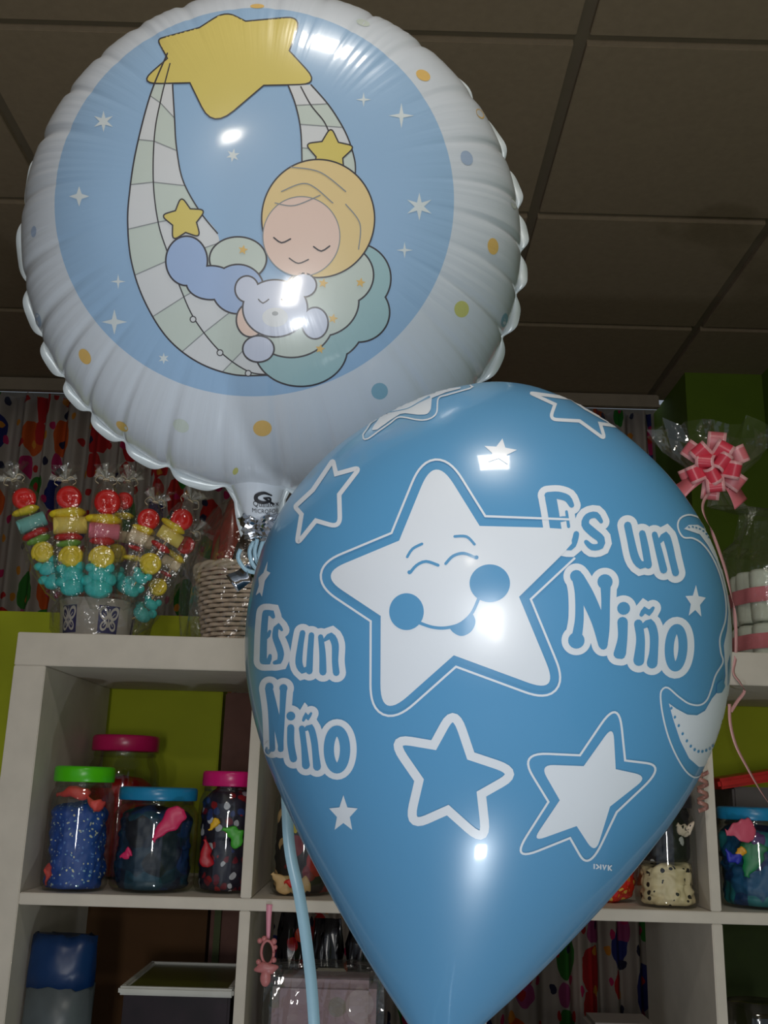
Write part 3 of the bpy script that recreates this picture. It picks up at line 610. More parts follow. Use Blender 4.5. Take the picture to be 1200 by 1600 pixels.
for i, (px, py, rr, col, lb) in enumerate(((372, 868, 0.042, (44, 26, 18), 'dark chocolate-brown packet in the wicker basket'), (395, 835, 0.036, (30, 22, 20), 'black packet at the back of the wicker basket'), (352, 826, 0.026, (150, 44, 34), 'brick red packet in the wicker basket'), (366, 800, 0.022, (150, 60, 50), 'small dusky red packet, topmost in the wicker basket'), (330, 850, 0.022, (128, 96, 56), 'tan packet at the left in the wicker basket'))):
    c_ = at(px, py, BY+0.0+0.01*(i % 3)); zz = c_.z; b = MB(); lo = bc.z+0.02; hh = (zz+rr-lo)
    b.ball(Vector((max(bc.x-0.05, min(bc.x+0.05, c_.x)), BY-0.02+0.012*(i % 3), lo+hh/2)), (rr, 0.022, hh/2), sub=3, warp=lambda v: 1+0.12*noise.noise(v*2.4+Vector((i, 0, 0))))
    b.build('sweet_packet', mat('shiny_packet', col, 0.25, var=0.3, scale=50), base=Vector((c_.x, BY, lo)), label=lb, cat='packet', group='packets in the wicker basket')

# ------------------------------------------------------------------ nappy cake with pull bow at the right
NY = 1.74; nc = Vector((at(1236, 1030, NY).x, NY, ZT1+0.0004))
M_nap = mat('white_nappy', (214, 222, 206), 0.9, var=0.08, scale=40, bump=0.3); M_pkr = mat('pink_satin', (226, 130, 140), 0.3, var=0.1)
t = thing('nappy_cake', 'tiered nappy cake with pink ribbons wrapped in cellophane at the right edge', 'nappy cake', nc)
z0 = 0.004; z_a = at(1170, 968, NY-0.08).z-nc.z; z_b = at(1170, 888, NY-0.06).z-nc.z
b = MB(); b.lathe([(0.05, 0), (0.112, 0.0), (0.113, 0.002), (0.05, 0.003)], nc, seg=40); b.build('board', mat('pale_card_disc', (196, 186, 180), 0.6), t)
for (rt, za, zb_, n) in ((0.096, z0, z_a-0.002, 14), (0.094, z_a+0.002, z_b, 14)):
    for k in range(n):
        a = 2*PI*k/n+0.2; rr = PI*rt/n; c_ = nc+Vector((math.cos(a)*(rt-rr), math.sin(a)*(rt-rr), 0))
        b = MB(); b.lathe([(rr*0.3, za+0.003), (rr*0.9, za), (rr, za+0.006), (rr*1.02, (za+zb_)/2), (rr, zb_-0.006), (rr*0.85, zb_), (rr*0.3, zb_-0.003)], c_, seg=18); b.build('rolled_nappy', M_nap, t)
    zm = (za+zb_)/2; b = MB(); b.lathe([(rt+0.003, zm-0.013), (rt+0.005, zm-0.010), (rt+0.005, zm+0.010), (rt+0.003, zm+0.013)], nc, seg=64, capa=False, capb=False, warp=lambda th, h_: 1+0.01*math.sin(14*th)); b.build('ribbon_band', M_pkr, t)
    b = MB(); b.lathe([(rt*0.72, za), (rt*0.72, zb_-0.002)], nc, seg=24); b.build('core', M_nap, t)
zt2 = at(1115, 775, NY-0.07).z-nc.z
b = film([(0.116, 0.0), (0.118, z_a), (0.116, z_b), (0.100, z_b+0.05), (0.080, zt2-0.06), (0.060, zt2-0.01)], nc, 34, 0.020, 33, 0.95)
b.build('cellophane', M_film2, t)
bw = at(1115, 728, 1.60); gat = bw+Vector((0.02, 0.04, -0.035))
b = MB(); rs = []; prof = [(0.060, nc+Vector((0, 0, zt2-0.01))), (0.035, gat+Vector((0.02, 0.02, -0.02))), (0.014, gat), (0.045, gat+Vector((0, 0.01, 0.04))), (0.085, gat+Vector((0.005, 0.02, 0.085))), (0.105, gat+Vector((0.0, 0.02, 0.125)))]
for j, (rr, cc) in enumerate(prof):
    rs.append([cc+Vector((math.cos(2*PI*k/30)*rr, math.sin(2*PI*k/30)*rr*0.4, 0))*(1+0.5*noise.noise(Vector((k*1.1, j*0.9, 5.5))))+Vector((0, 0, 0.028*noise.noise(Vector((k*1.3, 0.5, 8))) if j > 3 else 0)) for k in range(30)])
b.rings(rs, 0, True, False, False, sm=False); b.build('cellophane_ruff', M_film, t)
M_bow = mat('pink_bow_satin', (232, 70, 92), 0.3, var=0.05); M_bow2 = mat('pale_pink_edge', (244, 178, 182), 0.25, var=0.04); M_bow3 = mat('rose_bow_satin', (226, 120, 130), 0.3)
t = thing('pull_bow', 'pink and white striped pull bow on the nappy cake cellophane', 'bow', bw)
tocam = (CAM-bw).normalized(); bx = tocam.cross(Vector((0, 0, 1))).normalized()*-1; bz = bx.cross(tocam).normalized()*-1
if bz.z < 0: bz = -bz
nl = 0
for ring, (n, el, ln) in enumerate(((6, 0.12, 0.058), (5, 0.60, 0.052), (3, 1.1, 0.040))):
    for k in range(n):
        a = 2*PI*(k+0.5*ring)/n+0.35; d = (bx*math.cos(a)+bz*math.sin(a))*math.cos(el)+tocam*math.sin(el)
        sdv = d.cross(tocam).normalized() if ring < 2 else (bx*math.sin(a*2)+bz*math.cos(a*2)); up2 = sdv.cross(d).normalized()
        hgt = 0.020
        pts = [bw, bw+d*ln*0.45+up2*hgt*0.55, bw+d*ln*0.88+up2*hgt*0.5, bw+d*ln, bw+d*ln*0.85-up2*hgt*0.5, bw+d*ln*0.42-up2*hgt*0.45, bw+tocam*0.002]
        b = MB(); b.strip(pts, 0.030, side=sdv, mis=[1, 0, 0, 0, 0, 1], step=0.004); b.build('loop', [M_bow if ring else M_bow3, M_bow2], t)
for (px, py, dy) in ((1062, 768, 0.0), (1158, 788, 0.0)):
    e = at(px, py, 1.61); b = MB(); m_ = bw.lerp(e, 0.5)+Vector((0, -0.01, 0)); b.strip([bw+Vector((0, 0.01, -0.01)), m_, e], lambda u: 0.012+0.022*u, side=lambda u: Vector((0.45, 0, 0.9)) if px > 1100 else Vector((0.3, 0, 0.95)), step=0.005); b.build('tail', M_bow3, t)
def rib(pxs, Y, wd, label, m, tw=3.0, nm='curling_ribbon', Y2=None):
    n = len(pxs); P = [at(x_, y_, Y+((Y2-Y)*i/(n-1) if Y2 else 0)) for i, (x_, y_) in enumerate(pxs)]
    b = MB(); b.strip(P, wd, side=lambda u: Vector((math.cos(tw*u), 0.35*math.sin(tw*u), math.sin(tw*u)*0.5)), step=0.004)
    return b.build(nm, m, base=P[0], label=label, cat='ribbon', group='pale pink curling ribbons')
M_pr = mat('pale_pink_ribbon', (214, 160, 160), 0.25)
rib([(1112, 765), (1100, 782), (1099, 800), (1112, 830), (1124, 862), (1136, 900), (1148, 960), (1150, 1020), (1146, 1050), (1156, 1066), (1163, 1080), (1152, 1096), (1142, 1112)], 1.60, 0.005, 'long pale pink ribbon curling down from the bow over the shelf edge', M_pr, 9, Y2=1.55)
rib([(1140, 1100), (1141, 1130), (1150, 1165), (1168, 1200), (1188, 1235), (1215, 1275)], 1.545, 0.005, 'pale pink ribbon end slanting down across the right compartment', M_pr, 2)

# ------------------------------------------------------------------ balloons: artwork printed straight onto their surface
class Print:
    """lays 2-D shapes (photo pixels) on a curved surface found by ray casting"""
    def __init__(s, bvh, mb, centre, base=0.00018, step=0.00007): s.bvh = bvh; s.mb = mb; s.c = Vector(centre).to_3d().to_2d(); s.b = base; s.s = step; s.n = 0
    def pt(s, x, y, layer):
        q = Vector((x, y))
        for k in range(40):
            d = ray(q.x, q.y).normalized(); loc, nor, i, dist = s.bvh.ray_cast(CAM, d)
            if loc is not None:
                if nor.dot(d) > 0: nor = -nor
                return loc+nor*(s.b+s.s*layer+s.n*0.0000022)
            q = q.lerp(s.c, 0.003)
        return None
    def emit(s, vs2, faces, layer, mi):
        s.n = (s.n+1) % 24
        P = [s.pt(v[0], v[1], layer) for v in vs2]; V = [None if p is None else s.mb.bm.verts.new(p) for p in P]
        for f in faces:
            if any(V[i] is None for i in f) or len(set(f)) < 3: continue
            a, b_, c_ = P[f[0]], P[f[1]], P[f[2]]; n = (b_-a).cross(c_-a); idx = f if n.dot(a-CAM) < 0 else f[::-1]
            try: nf = s.mb.bm.faces.new([V[i] for i in idx])
            except ValueError: continue
            nf.material_index = mi; nf.smooth = True
    def fill(s, poly, layer, mi, grid=7.0, seg=5.0):
        pts = []; n = len(poly)
        for i in range(n):
            a = Vector(poly[i][:2]); b_ = Vector(poly[(i+1) % n][:2]); k = max(1, int((b_-a).length/seg))
            if (b_-a).length < 0.05: continue
            pts += [a.lerp(b_, j/k) for j in range(k)]
        m = len(pts); E = [(i, (i+1) % m) for i in range(m)]
        x0, x1 = min(p.x for p in pts), max(p.x for p in pts); y0, y1 = min(p.y for p in pts), max(p.y for p in pts)
        def inside(x, y):
            c_ = False; j = m-1
            for i in range(m):
                a, b_ = pts[i], pts[j]
                if (a.y > y) != (b_.y > y) and x < (b_.x-a.x)*(y-a.y)/(b_.y-a.y)+a.x: c_ = not c_
                j = i
            return c_
        add = []; yy = y0+grid*0.5; row = 0
        while yy < y1:
            xx = x0+(grid*0.5 if row % 2 else 0)
            while xx < x1:
                if inside(xx, yy) and min((p.x-xx)**2+(p.y-yy)**2 for p in pts) > (grid*0.35)**2: add.append(Vector((xx, yy)))
                xx += grid
            yy += grid*0.87; row += 1
        vs, es, fs, *_ = delaunay_2d_cdt(pts+add, E, [], 2, 1e-4)
        s.emit(vs, [list(f) for f in fs], layer, mi)
    def disc(s, cx, cy, rx, ry=None, rot=0, layer=0, mi=0, out=None, ow=2.2):
        ry = ry or rx; n = max(12, int(2*PI*max(rx, ry)/4)); ca, sa = math.cos(rot), math.sin(rot)
        L = [(cx+rx*math.cos(2*PI*k/n)*ca-ry*math.sin(2*PI*k/n)*sa, cy+rx*math.cos(2*PI*k/n)*sa+ry*math.sin(2*PI*k/n)*ca) for k in range(n)]
        if max(rx, ry) > 6: s.fill(L, layer, mi)
        else: s.emit([(cx, cy)]+L, [[0, 1+k, 1+(k+1) % n] for k in range(n)], layer, mi)
        if out is not None: s.stroke(L, ow, layer+1, out, closed=True, smooth=False)
        return L
    def stroke(s, pts, w_, layer, mi, closed=False, smooth=True, caps=True, step=4.0):
        """w_ may be a number or a list (one per point)"""
        ws = w_ if hasattr(w_, '__len__') else [w_]*len(pts)
        if len(pts) == 2 and math.hypot(pts[0][0]-pts[1][0], pts[0][1]-pts[1][1]) < 1.2:
            return s.disc(pts[0][0], pts[0][1], ws[0]/2, layer=layer, mi=mi)
        P3 = [Vector((p[0], p[1], ws[i])) for i, p in enumerate(pts)]
        if smooth: P3 = catmull(P3, step, closed)
        else:
            Q = []; n = len(P3)
            for i in range(n if closed else n-1):
                a, b_ = P3[i], P3[(i+1) % n]; k = max(1, int((b_-a).length/step)); Q += [a.lerp(b_, j/k) for j in range(k)]
            if not closed: Q.append(P3[-1])
            P3 = Q
        n = len(P3); vs = []; fs = []; ac = 3 if max(ws) > 12 else 1
        for i, p in enumerate(P3):
            a = P3[(i-1) % n] if closed else P3[max(0, i-1)]; b_ = P3[(i+1) % n] if closed else P3[min(n-1, i+1)]
            d1 = (p-a).to_2d(); d2 = (b_-p).to_2d()
            d1 = d1.normalized() if d1.length > 1e-6 else d2.normalized(); d2 = d2.normalized() if d2.length > 1e-6 else d1
            t_ = d1+d2; t_ = t_.normalized() if t_.length > 0.2 else d1; nn = Vector((-t_.y, t_.x)); mit = min(2.0, 1/max(0.5, nn.dot(Vector((-d1.y, d1.x)))))
            for k in range(ac+1): q = p.to_2d()+nn*p.z*mit*(k/ac-0.5); vs.append((q.x, q.y))
        for i in range(n if closed else n-1):
            j = (i+1) % n
            for k in range(ac):
                A, B, C_, D2 = i*(ac+1)+k, i*(ac+1)+k+1, j*(ac+1)+k+1, j*(ac+1)+k
                fs += [[A, B, C_], [A, C_, D2]]
        s.emit(vs, fs, layer, mi)
        if caps and not closed:
            for p in (P3[0], P3[-1]):
                r_ = p.z/2; m = max(8, int(r_*1.5)); s.emit([(p.x, p.y)]+[(p.x+r_*math.cos(2*PI*k/m), p.y+r_*math.sin(2*PI*k/m)) for k in range(m)], [[0, 1+k, 1+(k+1) % m] for k in range(m)], layer, mi)
def rpoly(pts, dflt=0.0, n=7):
    """polygon with rounded corners; a point is (x, y) or (x, y, radius)"""
    out = []; N_ = len(pts)
    for i in range(N_):
        p = Vector(pts[i][:2]); r_ = pts[i][2] if len(pts[i]) > 2 else dflt
        a = Vector(pts[i-1][:2]); b_ = Vector(pts[(i+1) % N_][:2])
        if r_ <= 0: out.append((p.x, p.y)); continue
        ra = min(r_, (a-p).length*0.48); rb = min(r_, (b_-p).length*0.48)
        s_ = p+(a-p).normalized()*ra; e = p+(b_-p).normalized()*rb
        for k in range(n+1):
            t_ = k/n; q = s_*(1-t_)**2+p*2*t_*(1-t_)+e*t_*t_; out.append((q.x, q.y))
    return out
def zz(pts, ox, oy, k, sc_w=True):
    return [tuple([ox+p[0]/k, oy+p[1]/k]+[v/k for v in p[2:]]) for p in pts]

# ---- latex balloon
ZLX = 0.62
LC = atd(763, 988, ZLX); mpp = ZLX/F
A = (RT*0.108+UP*0.994).normalized()     # from the neck towards the crown, square to the line of sight
AX = (-RT*0.108*0-UP)                       # helper
topc = atd(797.5, 599, ZLX)
prof = [(0, 0), (6, 34), (14, 66), (30, 110), (48, 148)]
prof = [(0.0, 0.001), (3, 34), (10, 66), (28, 118), (55, 171), (85, 216), (120, 259), (155, 292), (195, 322), (240, 347), (290, 366), (340, 376), (390, 380.5), (440, 379), (490, 371), (550, 353), (610, 327), (670, 294), (730, 257), (790, 217), (850, 175), (910, 131), (960, 92), (1000, 60), (1030, 38), (1052, 24), (1066, 17), (1072, 14)]
dn = -A
def latex_r(s_):
    for (s0, r0_), (s1, r1_) in zip(prof, prof[1:]):
        if s0 <= s_ <= s1: return r0_+(r1_-r0_)*(s_-s0)/(s1-s0)
    return prof[-1][1]
P3 = catmull([Vector((a_, b_, 0)) for a_, b_ in prof], 9)
body = [(max(0.0005, q.y*mpp*0.966), q.x*mpp) for q in P3]
LT = thing('latex_balloon', 'large blue latex balloon printed with white stars and the words Es un Niño', 'balloon', topc+dn*(1085*mpp))
b0 = MB(); a_, b_ = frame_of(dn)
b0.lathe(body, topc, dn, seg=180, capb=False)
tmp = b0.bm.copy(); bmesh.ops.recalc_face_normals(tmp, faces=tmp.faces[:]); bv = BVHTree.FromBMesh(tmp, epsilon=0.0)
M_latex = mat('blue_latex', (84, 146, 190), 0.30, var=0.015, scale=6, spec=0.5, coat=0.45)
M_latex.node_tree.nodes['Principled BSDF'].inputs['Coat Roughness'].default_value = 0.06
M_lw = mat('white_latex_ink', (214, 220, 228), 0.36, var=0.01, coat=0.22); M_lw.node_tree.nodes['Principled BSDF'].inputs['Coat Roughness'].default_value = 0.14
PR = Print(bv, b0, (763, 988))
W, B0 = 1, 0
# big smiling star
mk = lambda pts: zz(pts, 480, 700, 2.857)
star = rpoly(mk([(570, 28, 160), (770, 350, 0), (1050, 357, 0), (1150, 364, 0), (1176, 384, 0), (1180, 428, 0), (1130, 484, 0), (945, 665, 0), (1124, 1098, 150), (655, 925, 0), (328, 1216, 165), (330, 750, 0), (52, 565, 128), (412, 415, 0)]), n=12)
def letters(spec, ox, oy, k, grow, lw, lb, extra=()):
    for st in spec:
        pts = [(ox+p[0]/k, oy+p[1]/k) for p in st[0]]; ws = st[1] if hasattr(st[1], '__len__') else [st[1]]*len(pts)
        PR.stroke(pts, [(w_+grow)/k for w_ in ws], lw, W)
        PR.stroke(pts, [(w_+5)/k for w_ in ws], lb, B0, caps=True)
E1 = [([(286, 104), (335, 104), (378, 118), (398, 150)], [26, 30, 28, 20]), ([(300, 114), (312, 180), (324, 260), (338, 326)], 48), ([(318, 222), (358, 214), (374, 212)], [20, 20, 16]), ([(374, 180), (384, 250)], [8, 10]), ([(338, 332), (392, 345), (412, 318), (420, 284)], [34, 26, 24, 22]),
      ([(536, 226), (512, 196), (474, 204), (462, 240), (496, 276), (534, 308), (532, 340), (494, 346), (466, 322)], [14, 24, 26, 32, 36, 32, 26, 24, 16]),
      ([(660, 244), (672, 300), (694, 392), (722, 430), (752, 418)], [30, 30, 34, 30, 22]), ([(728, 282), (742, 350), (756, 430)], [26, 30, 30]),
      ([(786, 286), (808, 372), (828, 452)], [22, 28, 30]), ([(806, 322), (836, 294), (854, 340), (868, 400), (884, 466)], [14, 30, 30, 28, 28])]
letters(E1, 760, 740, 3.0, 66, 1, 3)
N1 = [([(422, 484), (432, 560), (434, 680), (420, 778)], [44, 34, 36, 44]), ([(420, 482), (421, 483)], [54, 54]), ([(420, 782), (421, 783)], [72, 72]), ([(430, 490), (474, 580), (520, 690), (545, 800)], [50, 62, 56, 40]), ([(556, 512), (557, 600), (554, 720), (546, 806)], [44, 36, 38, 34]), ([(554, 508), (555, 509)], [66, 66]),
      ([(641, 632), (642, 633)], [56, 56]), ([(636, 696), (636, 770), (624, 840)], [44, 40, 52]), ([(616, 845), (630, 850)], [40, 34]),
      ([(724, 662), (740, 640), (760, 652), (779, 630)], [14, 22, 20, 10]), ([(710, 704), (720, 780), (712, 876)], [36, 36, 46]), ([(724, 722), (762, 702), (782, 752), (782, 830), (774, 888)], [14, 34, 36, 36, 46])]
letters(N1, 760, 740, 3.0, 66, 1, 3)
def oval(cx, cy, rx, ry, rot, w_, grow, ox, oy, k, half=False):
    L = [(ox+(cx+rx*math.cos(a)*math.cos(rot)-ry*math.sin(a)*math.sin(rot))/k, oy+(cy+rx*math.cos(a)*math.sin(rot)+ry*math.sin(a)*math.cos(rot))/k) for a in [2*PI*i/48 for i in range(48)]]
    PR.stroke(L, (w_+grow)/k, 1, W, closed=True); PR.stroke(L, w_/k, 3, B0, closed=True); PR.stroke(L, 1.2, 3, B0, closed=True)
oval(886, 816, 32, 90, 0.05, 42, 66, 760, 740, 3.0)
E2 = [([(124, 340), (158, 342), (166, 360)], [28, 26, 18]), ([(124, 345), (116, 450), (112, 600)], [30, 32, 34]), ([(118, 480), (140, 462), (148, 440)], [18, 16, 12]), ([(112, 600), (140, 604), (150, 572)], [28, 24, 14]),
      ([(213, 432), (196, 412), (182, 424), (178, 470), (196, 520), (208, 565), (198, 604), (174, 610)], [10, 22, 24, 28, 32, 30, 22, 16]),
      ([(326, 448), (314, 520), (306, 610), (326, 652), (352, 640)], [26, 28, 34, 28, 18]), ([(374, 460), (368, 540), (362, 655)], [26, 28, 32]),
      ([(424, 470), (434, 560), (436, 660)], [24, 30, 34]), ([(444, 488), (478, 466), (502, 510), (502, 600), (508, 664)], [12, 32, 34, 30, 32])]
letters(E2, 380, 860, 3.477, 72, 1, 3)
N2 = [([(140, 748), (154, 880), (162, 1078)], [32, 26, 26]), ([(148, 762), (178, 900), (200, 1000), (210, 1080)], [34, 40, 36, 22]), ([(222, 758), (216, 880), (206, 1080)], [32, 26, 24]), ([(146, 740), (147, 741)], [40, 40]), ([(222, 748), (223, 749)], [40, 40]),
      ([(262, 899), (263, 900)], [44, 44]), ([(262, 962), (262, 1050), (276, 1130)], [34, 34, 36]),
      ([(330, 922), (344, 896), (356, 908), (372, 884)], [10, 18, 16, 8]), ([(322, 966), (334, 1060), (344, 1166)], [28, 28, 38]), ([(336, 974), (368, 962), (388, 1030), (396, 1100), (404, 1174)], [12, 30, 32, 32, 38])]
letters(N2, 380, 860, 3.477, 72, 1, 3)
oval(512, 1080, 44, 102, 0.0, 56, 68, 380, 860, 3.477)
PR.fill(star, 4, W, grid=8)
line = rpoly(mk([(580, 20, 110), (808, 298, 0), (1320, 300, 120), (1004, 680, 0), (1180, 1160, 120), (668, 990, 0), (290, 1270, 150), (280, 790, 0), (12, 572, 150), (375, 378, 0)]), n=10)
lp = [Vector(p) for p in line]
def offset(L, d):
    n = len(L); A2 = sum(L[i_][0]*L[(i_+1) % n][1]-L[(i_+1) % n][0]*L[i_][1] for i_ in range(n)); sg = 1 if A2 > 0 else -1; out = []
    for i_ in range(n):
        p_ = Vector(L[i_]); a1 = (p_-Vector(L[i_-1])).normalized(); a2 = (Vector(L[(i_+1) % n])-p_).normalized()
        n1_ = Vector((a1.y, -a1.x))*sg; n2_ = Vector((a2.y, -a2.x))*sg; m_ = (n1_+n2_).normalized(); out.append(tuple(p_+m_*d/max(0.5, m_.dot(n1_))))
    return out
ln_ = offset(rpoly(mk([(1150, 364, 0), (770, 350, 0), (570, 28, 160), (412, 415, 0), (52, 565, 128), (330, 750, 0), (328, 1216, 165), (655, 925, 0), (1124, 1098, 150), (945, 665, 0), (1130, 484, 0)]), n=14), 15.5)
ln_[0] = (891, ln_[1][1]+5); ln_[-1] = (897, 873)
PR.stroke(ln_, 3.4, 4, W, smooth=False)
for st, w_ in (([(448, 488), (472, 452), (514, 430)], 12), ([(659, 397), (712, 398), (747, 432)], 12), ([(462, 557), (490, 525), (532, 508), (586, 525)], 13), ([(619, 518), (652, 484), (700, 472), (752, 492)], 13),
               ([(500, 780), (560, 800), (620, 803), (684, 785), (735, 738), (766, 672)], 14)):
    PR.stroke(mk(st), w_/2.857, 6, B0)
for (x_, y_) in ((458, 556), (756, 490)): PR.disc(480+x_/2.857, 700+y_/2.857, 3.2, layer=6, mi=B0)
PR.disc(480+445/2.857, 700+731/2.857, 77/2.857, 82/2.857, layer=6, mi=B0); PR.disc(480+815/2.857, 700+605/2.857, 90/2.857, 84/2.857, layer=6, mi=B0)
PR.fill(rpoly(mk([(632, 798), (690, 785), (738, 738, 10), (756, 775, 25), (735, 822, 25), (690, 844, 25), (652, 826, 20)])), 6, B0)
# outline star, white star and its line
def tipped(pts, c, sc, r):
    return [(c[0]+(p_[0]-c[0])*sc, c[1]+(p_[1]-c[1])*sc, r) if len(p_) > 2 and p_[2] > 0 else p_ for p_ in pts]
k4 = lambda pts: zz(pts, 600, 1080, 2.727)
PR.stroke(rpoly(k4(tipped([(300, 82, 75), (370, 275, 0), (565, 345, 80), (415, 437, 0), (432, 640, 75), (272, 505, 0), (112, 570, 75), (150, 378, 0), (38, 205, 75), (212, 229, 0)], (295, 360), 1.05, 115))), 14, 1, W, closed=True, smooth=False)
PR.fill(rpoly(k4(tipped([(970, 158, 32), (986, 331), (1112, 365, 30), (962, 490), (898, 680, 30), (820, 573), (642, 630, 30), (748, 463), (674, 318, 30), (850, 318)], (880, 430), 1.06, 62))), 1, W)
PR.stroke(rpoly(k4(tipped([(992, 52, 90), (1026, 294), (1182, 322, 80), (990, 514), (872, 745, 120), (792, 624), (556, 710, 90), (700, 470), (590, 270, 90), (834, 272)], (885, 430), 1.06, 135)), n=10), 3.4, 1, W, closed=True, smooth=False)
k7 = lambda pts: zz(pts, 380, 580, 2.857)
PR.stroke(rpoly(k7([(402, 398, 14), (416, 460), (524, 430, 32), (430, 552), (434, 700, 50), (326, 668), (240, 775, 34), (262, 640), (232, 606, 12), (312, 532)])), 7.0, 1, W, closed=True, smooth=False)
kt = lambda pts: zz(pts, 750, 550, 2.667)
PR.stroke(rpoly(kt([(208, 172, 14), (340, 190), (378, 194, 10), (438, 236), (572, 310, 14), (500, 300), (520, 366, 24), (414, 289), (290, 282, 30), (312, 220)])), 5.2, 1, W, closed=True, smooth=False)
kz = lambda pts: zz(pts, 560, 590, 6.0)
PR.fill(rpoly(kz([(122, 500, 30), (150, 450), (215, 362), (330, 300), (480, 215), (640, 155), (800, 112), (960, 92, 10), (960, 106, 8), (820, 142), (690, 196), (680, 300), (650, 350, 40), (560, 352), (440, 338), (390, 346), (290, 410), (180, 490)])), 1, W, grid=3, seg=2.5)
PR.stroke(kz([(168, 398), (120, 430), (80, 490), (45, 540), (50, 575), (90, 578), (200, 500), (300, 430), (370, 378), (440, 378), (540, 398), (620, 402), (690, 380), (735, 330), (752, 200), (830, 168), (960, 130), (1050, 104), (1070, 90), (1050, 78)]), 2.2, 2, W, step=3)
PR.stroke(kz([(265, 330), (350, 318), (470, 290), (570, 235), (665, 185)]), [2.0, 1.2, 1.2, 1.6, 3.4], 2, B0, step=2)
PR.stroke(kz([(262, 334), (350, 290)]), 2.6, 2, B0, step=2)
def nstar(cx, cy, r_, rot, sx=1.0, sy=1.0, inner=0.45, shear=0):
    L = []
    for i in range(10):
        a = rot+i*PI/5-PI/2; q = r_*(1 if i % 2 == 0 else inner); x_, y_ = q*math.cos(a), q*math.sin(a); L.append((cx+x_*sx+y_*shear, cy+y_*sy))
    return L
PR.fill(nstar(781, 707, 27, 0.15, 1.0, 0.80), 1, W); PR.fill(nstar(537, 1272, 30, 0.0, 0.78, 1.0), 1, W); PR.fill(nstar(1086, 941, 27, 0.05, 0.62, 1.0), 1, W, grid=4)
PR.fill(zz([(135, 58), (130, 112), (150, 122), (120, 165), (104, 252), (92, 228), (70, 245), (88, 190), (84, 150), (112, 122)], 380, 860, 3.477), 1, W, grid=4)
# moon wrapped round the right side
km = lambda pts: zz(pts, 1010, 780, 3.633)
PR.stroke(km([(345, 165), (310, 115), (250, 90), (200, 102), (177, 135), (182, 180), (210, 218), (260, 222), (310, 250), (360, 310), (405, 400), (435, 500), (450, 600), (445, 690), (415, 790), (420, 870), (432, 925), (390, 1000), (365, 1080), (340, 1140), (300, 1168), (240, 1160), (180, 1120), (120, 1070), (88, 1080), (78, 1120), (90, 1220), (120, 1340), (165, 1450), (220, 1540), (270, 1578), (310, 1570)]), 2.6, 1, W, step=3)
PR.fill(km([(212, 170), (238, 148), (290, 146), (330, 172), (365, 230), (395, 300), (425, 390), (450, 490), (470, 600), (482, 720), (484, 860), (476, 960), (468, 1080), (450, 1190), (425, 1300), (395, 1390), (360, 1460), (330, 1515), (295, 1518), (240, 1470), (190, 1370), (150, 1250), (125, 1158), (170, 1190), (230, 1222), (285, 1226), (330, 1200), (370, 1130), (400, 1095), (440, 1040), (446, 1000), (440, 880), (436, 830), (455, 740), (462, 640), (452, 540), (428, 440), (392, 345), (345, 260), (300, 200)]), 1, W, grid=3, seg=3)
PR.fill(rpoly(km([(395, 1050), (430, 1020), (445, 1060, 8), (425, 1098, 8), (395, 1102, 8)])), 3, B0, grid=3); PR.fill(km([(458, 930), (472, 880), (474, 960), (466, 1040), (458, 1060)]), 3, B0, grid=2, seg=2)
for i, (x_, y_) in enumerate(((138, 1185), (158, 1236), (180, 1284), (202, 1330), (226, 1370), (248, 1400), (270, 1420), (292, 1430), (314, 1430), (336, 1424), (356, 1414), (374, 1398))):
    PR.disc(1010+x_/3.633, 780+y_/3.633, 1.9, 2.5, 0.4, layer=3, mi=B0)
for (x_, y_) in ((238, 160), (260, 158), (280, 163), (300, 170), (320, 182), (338, 198), (352, 216)): PR.disc(1010+x_/3.633, 780+y_/3.633, 2.0, 1.3, 0.5, layer=3, mi=B0)
# the tiny blurred maker's mark under the white star
for k_, gl in enumerate((((0, 0), (0, 7)), ((4, 0), (8, 4), (4, 7)), ((11, 0), (11, 7)), ((15, 0), (17, 7), (20, 0)), ((24, 0), (24, 8)), ((29, 0), (25, 4), (29, 8)))):
    PR.stroke([(928+x_*0.92, 1350+y_*0.9+x_*0.07) for (x_, y_) in gl], 2.2, 1, W, smooth=False)
lb_ = b0.build('balloon_body', [M_latex, M_lw], LT, fixn=False)
b = MB(); nk = topc+dn*(1072*mpp)
b.lathe([(14*mpp, -0.001), (10*mpp, 0.003), (11*mpp, 0.006), (8*mpp, 0.009), (13*mpp, 0.013), (19*mpp, 0.020), (21*mpp, 0.024), (18*mpp, 0.0245), (6*mpp, 0.014)], nk, dn, seg=24, capa=False, warp=lambda th, h_: 1+0.06*math.sin(5*th))
b.build('neck', M_latex, LT)
rb = nk+dn*0.008
b = MB(); b.tube([rb+(a_*math.cos(x_)+b_*math.sin(x_))*0.0055 for x_ in [2*PI*k/16 for k in range(17)]], 0.0016, 6); 
b.strip([rb+RT*0.006, rb+RT*0.012-UP*0.02, rb+Vector((0.0, 0.02, -0.3)), Vector((rb.x+0.05, rb.y+0.05, 0.4)), Vector((rb.x+0.03, rb.y+0.1, 0.002))], 0.005, side=lambda u: Vector((math.cos(5*u), 0.3, 0)), step=0.02)
b.build('tie_ribbon', mat('blue_tie_ribbon', (120, 180, 214), 0.3), LT)

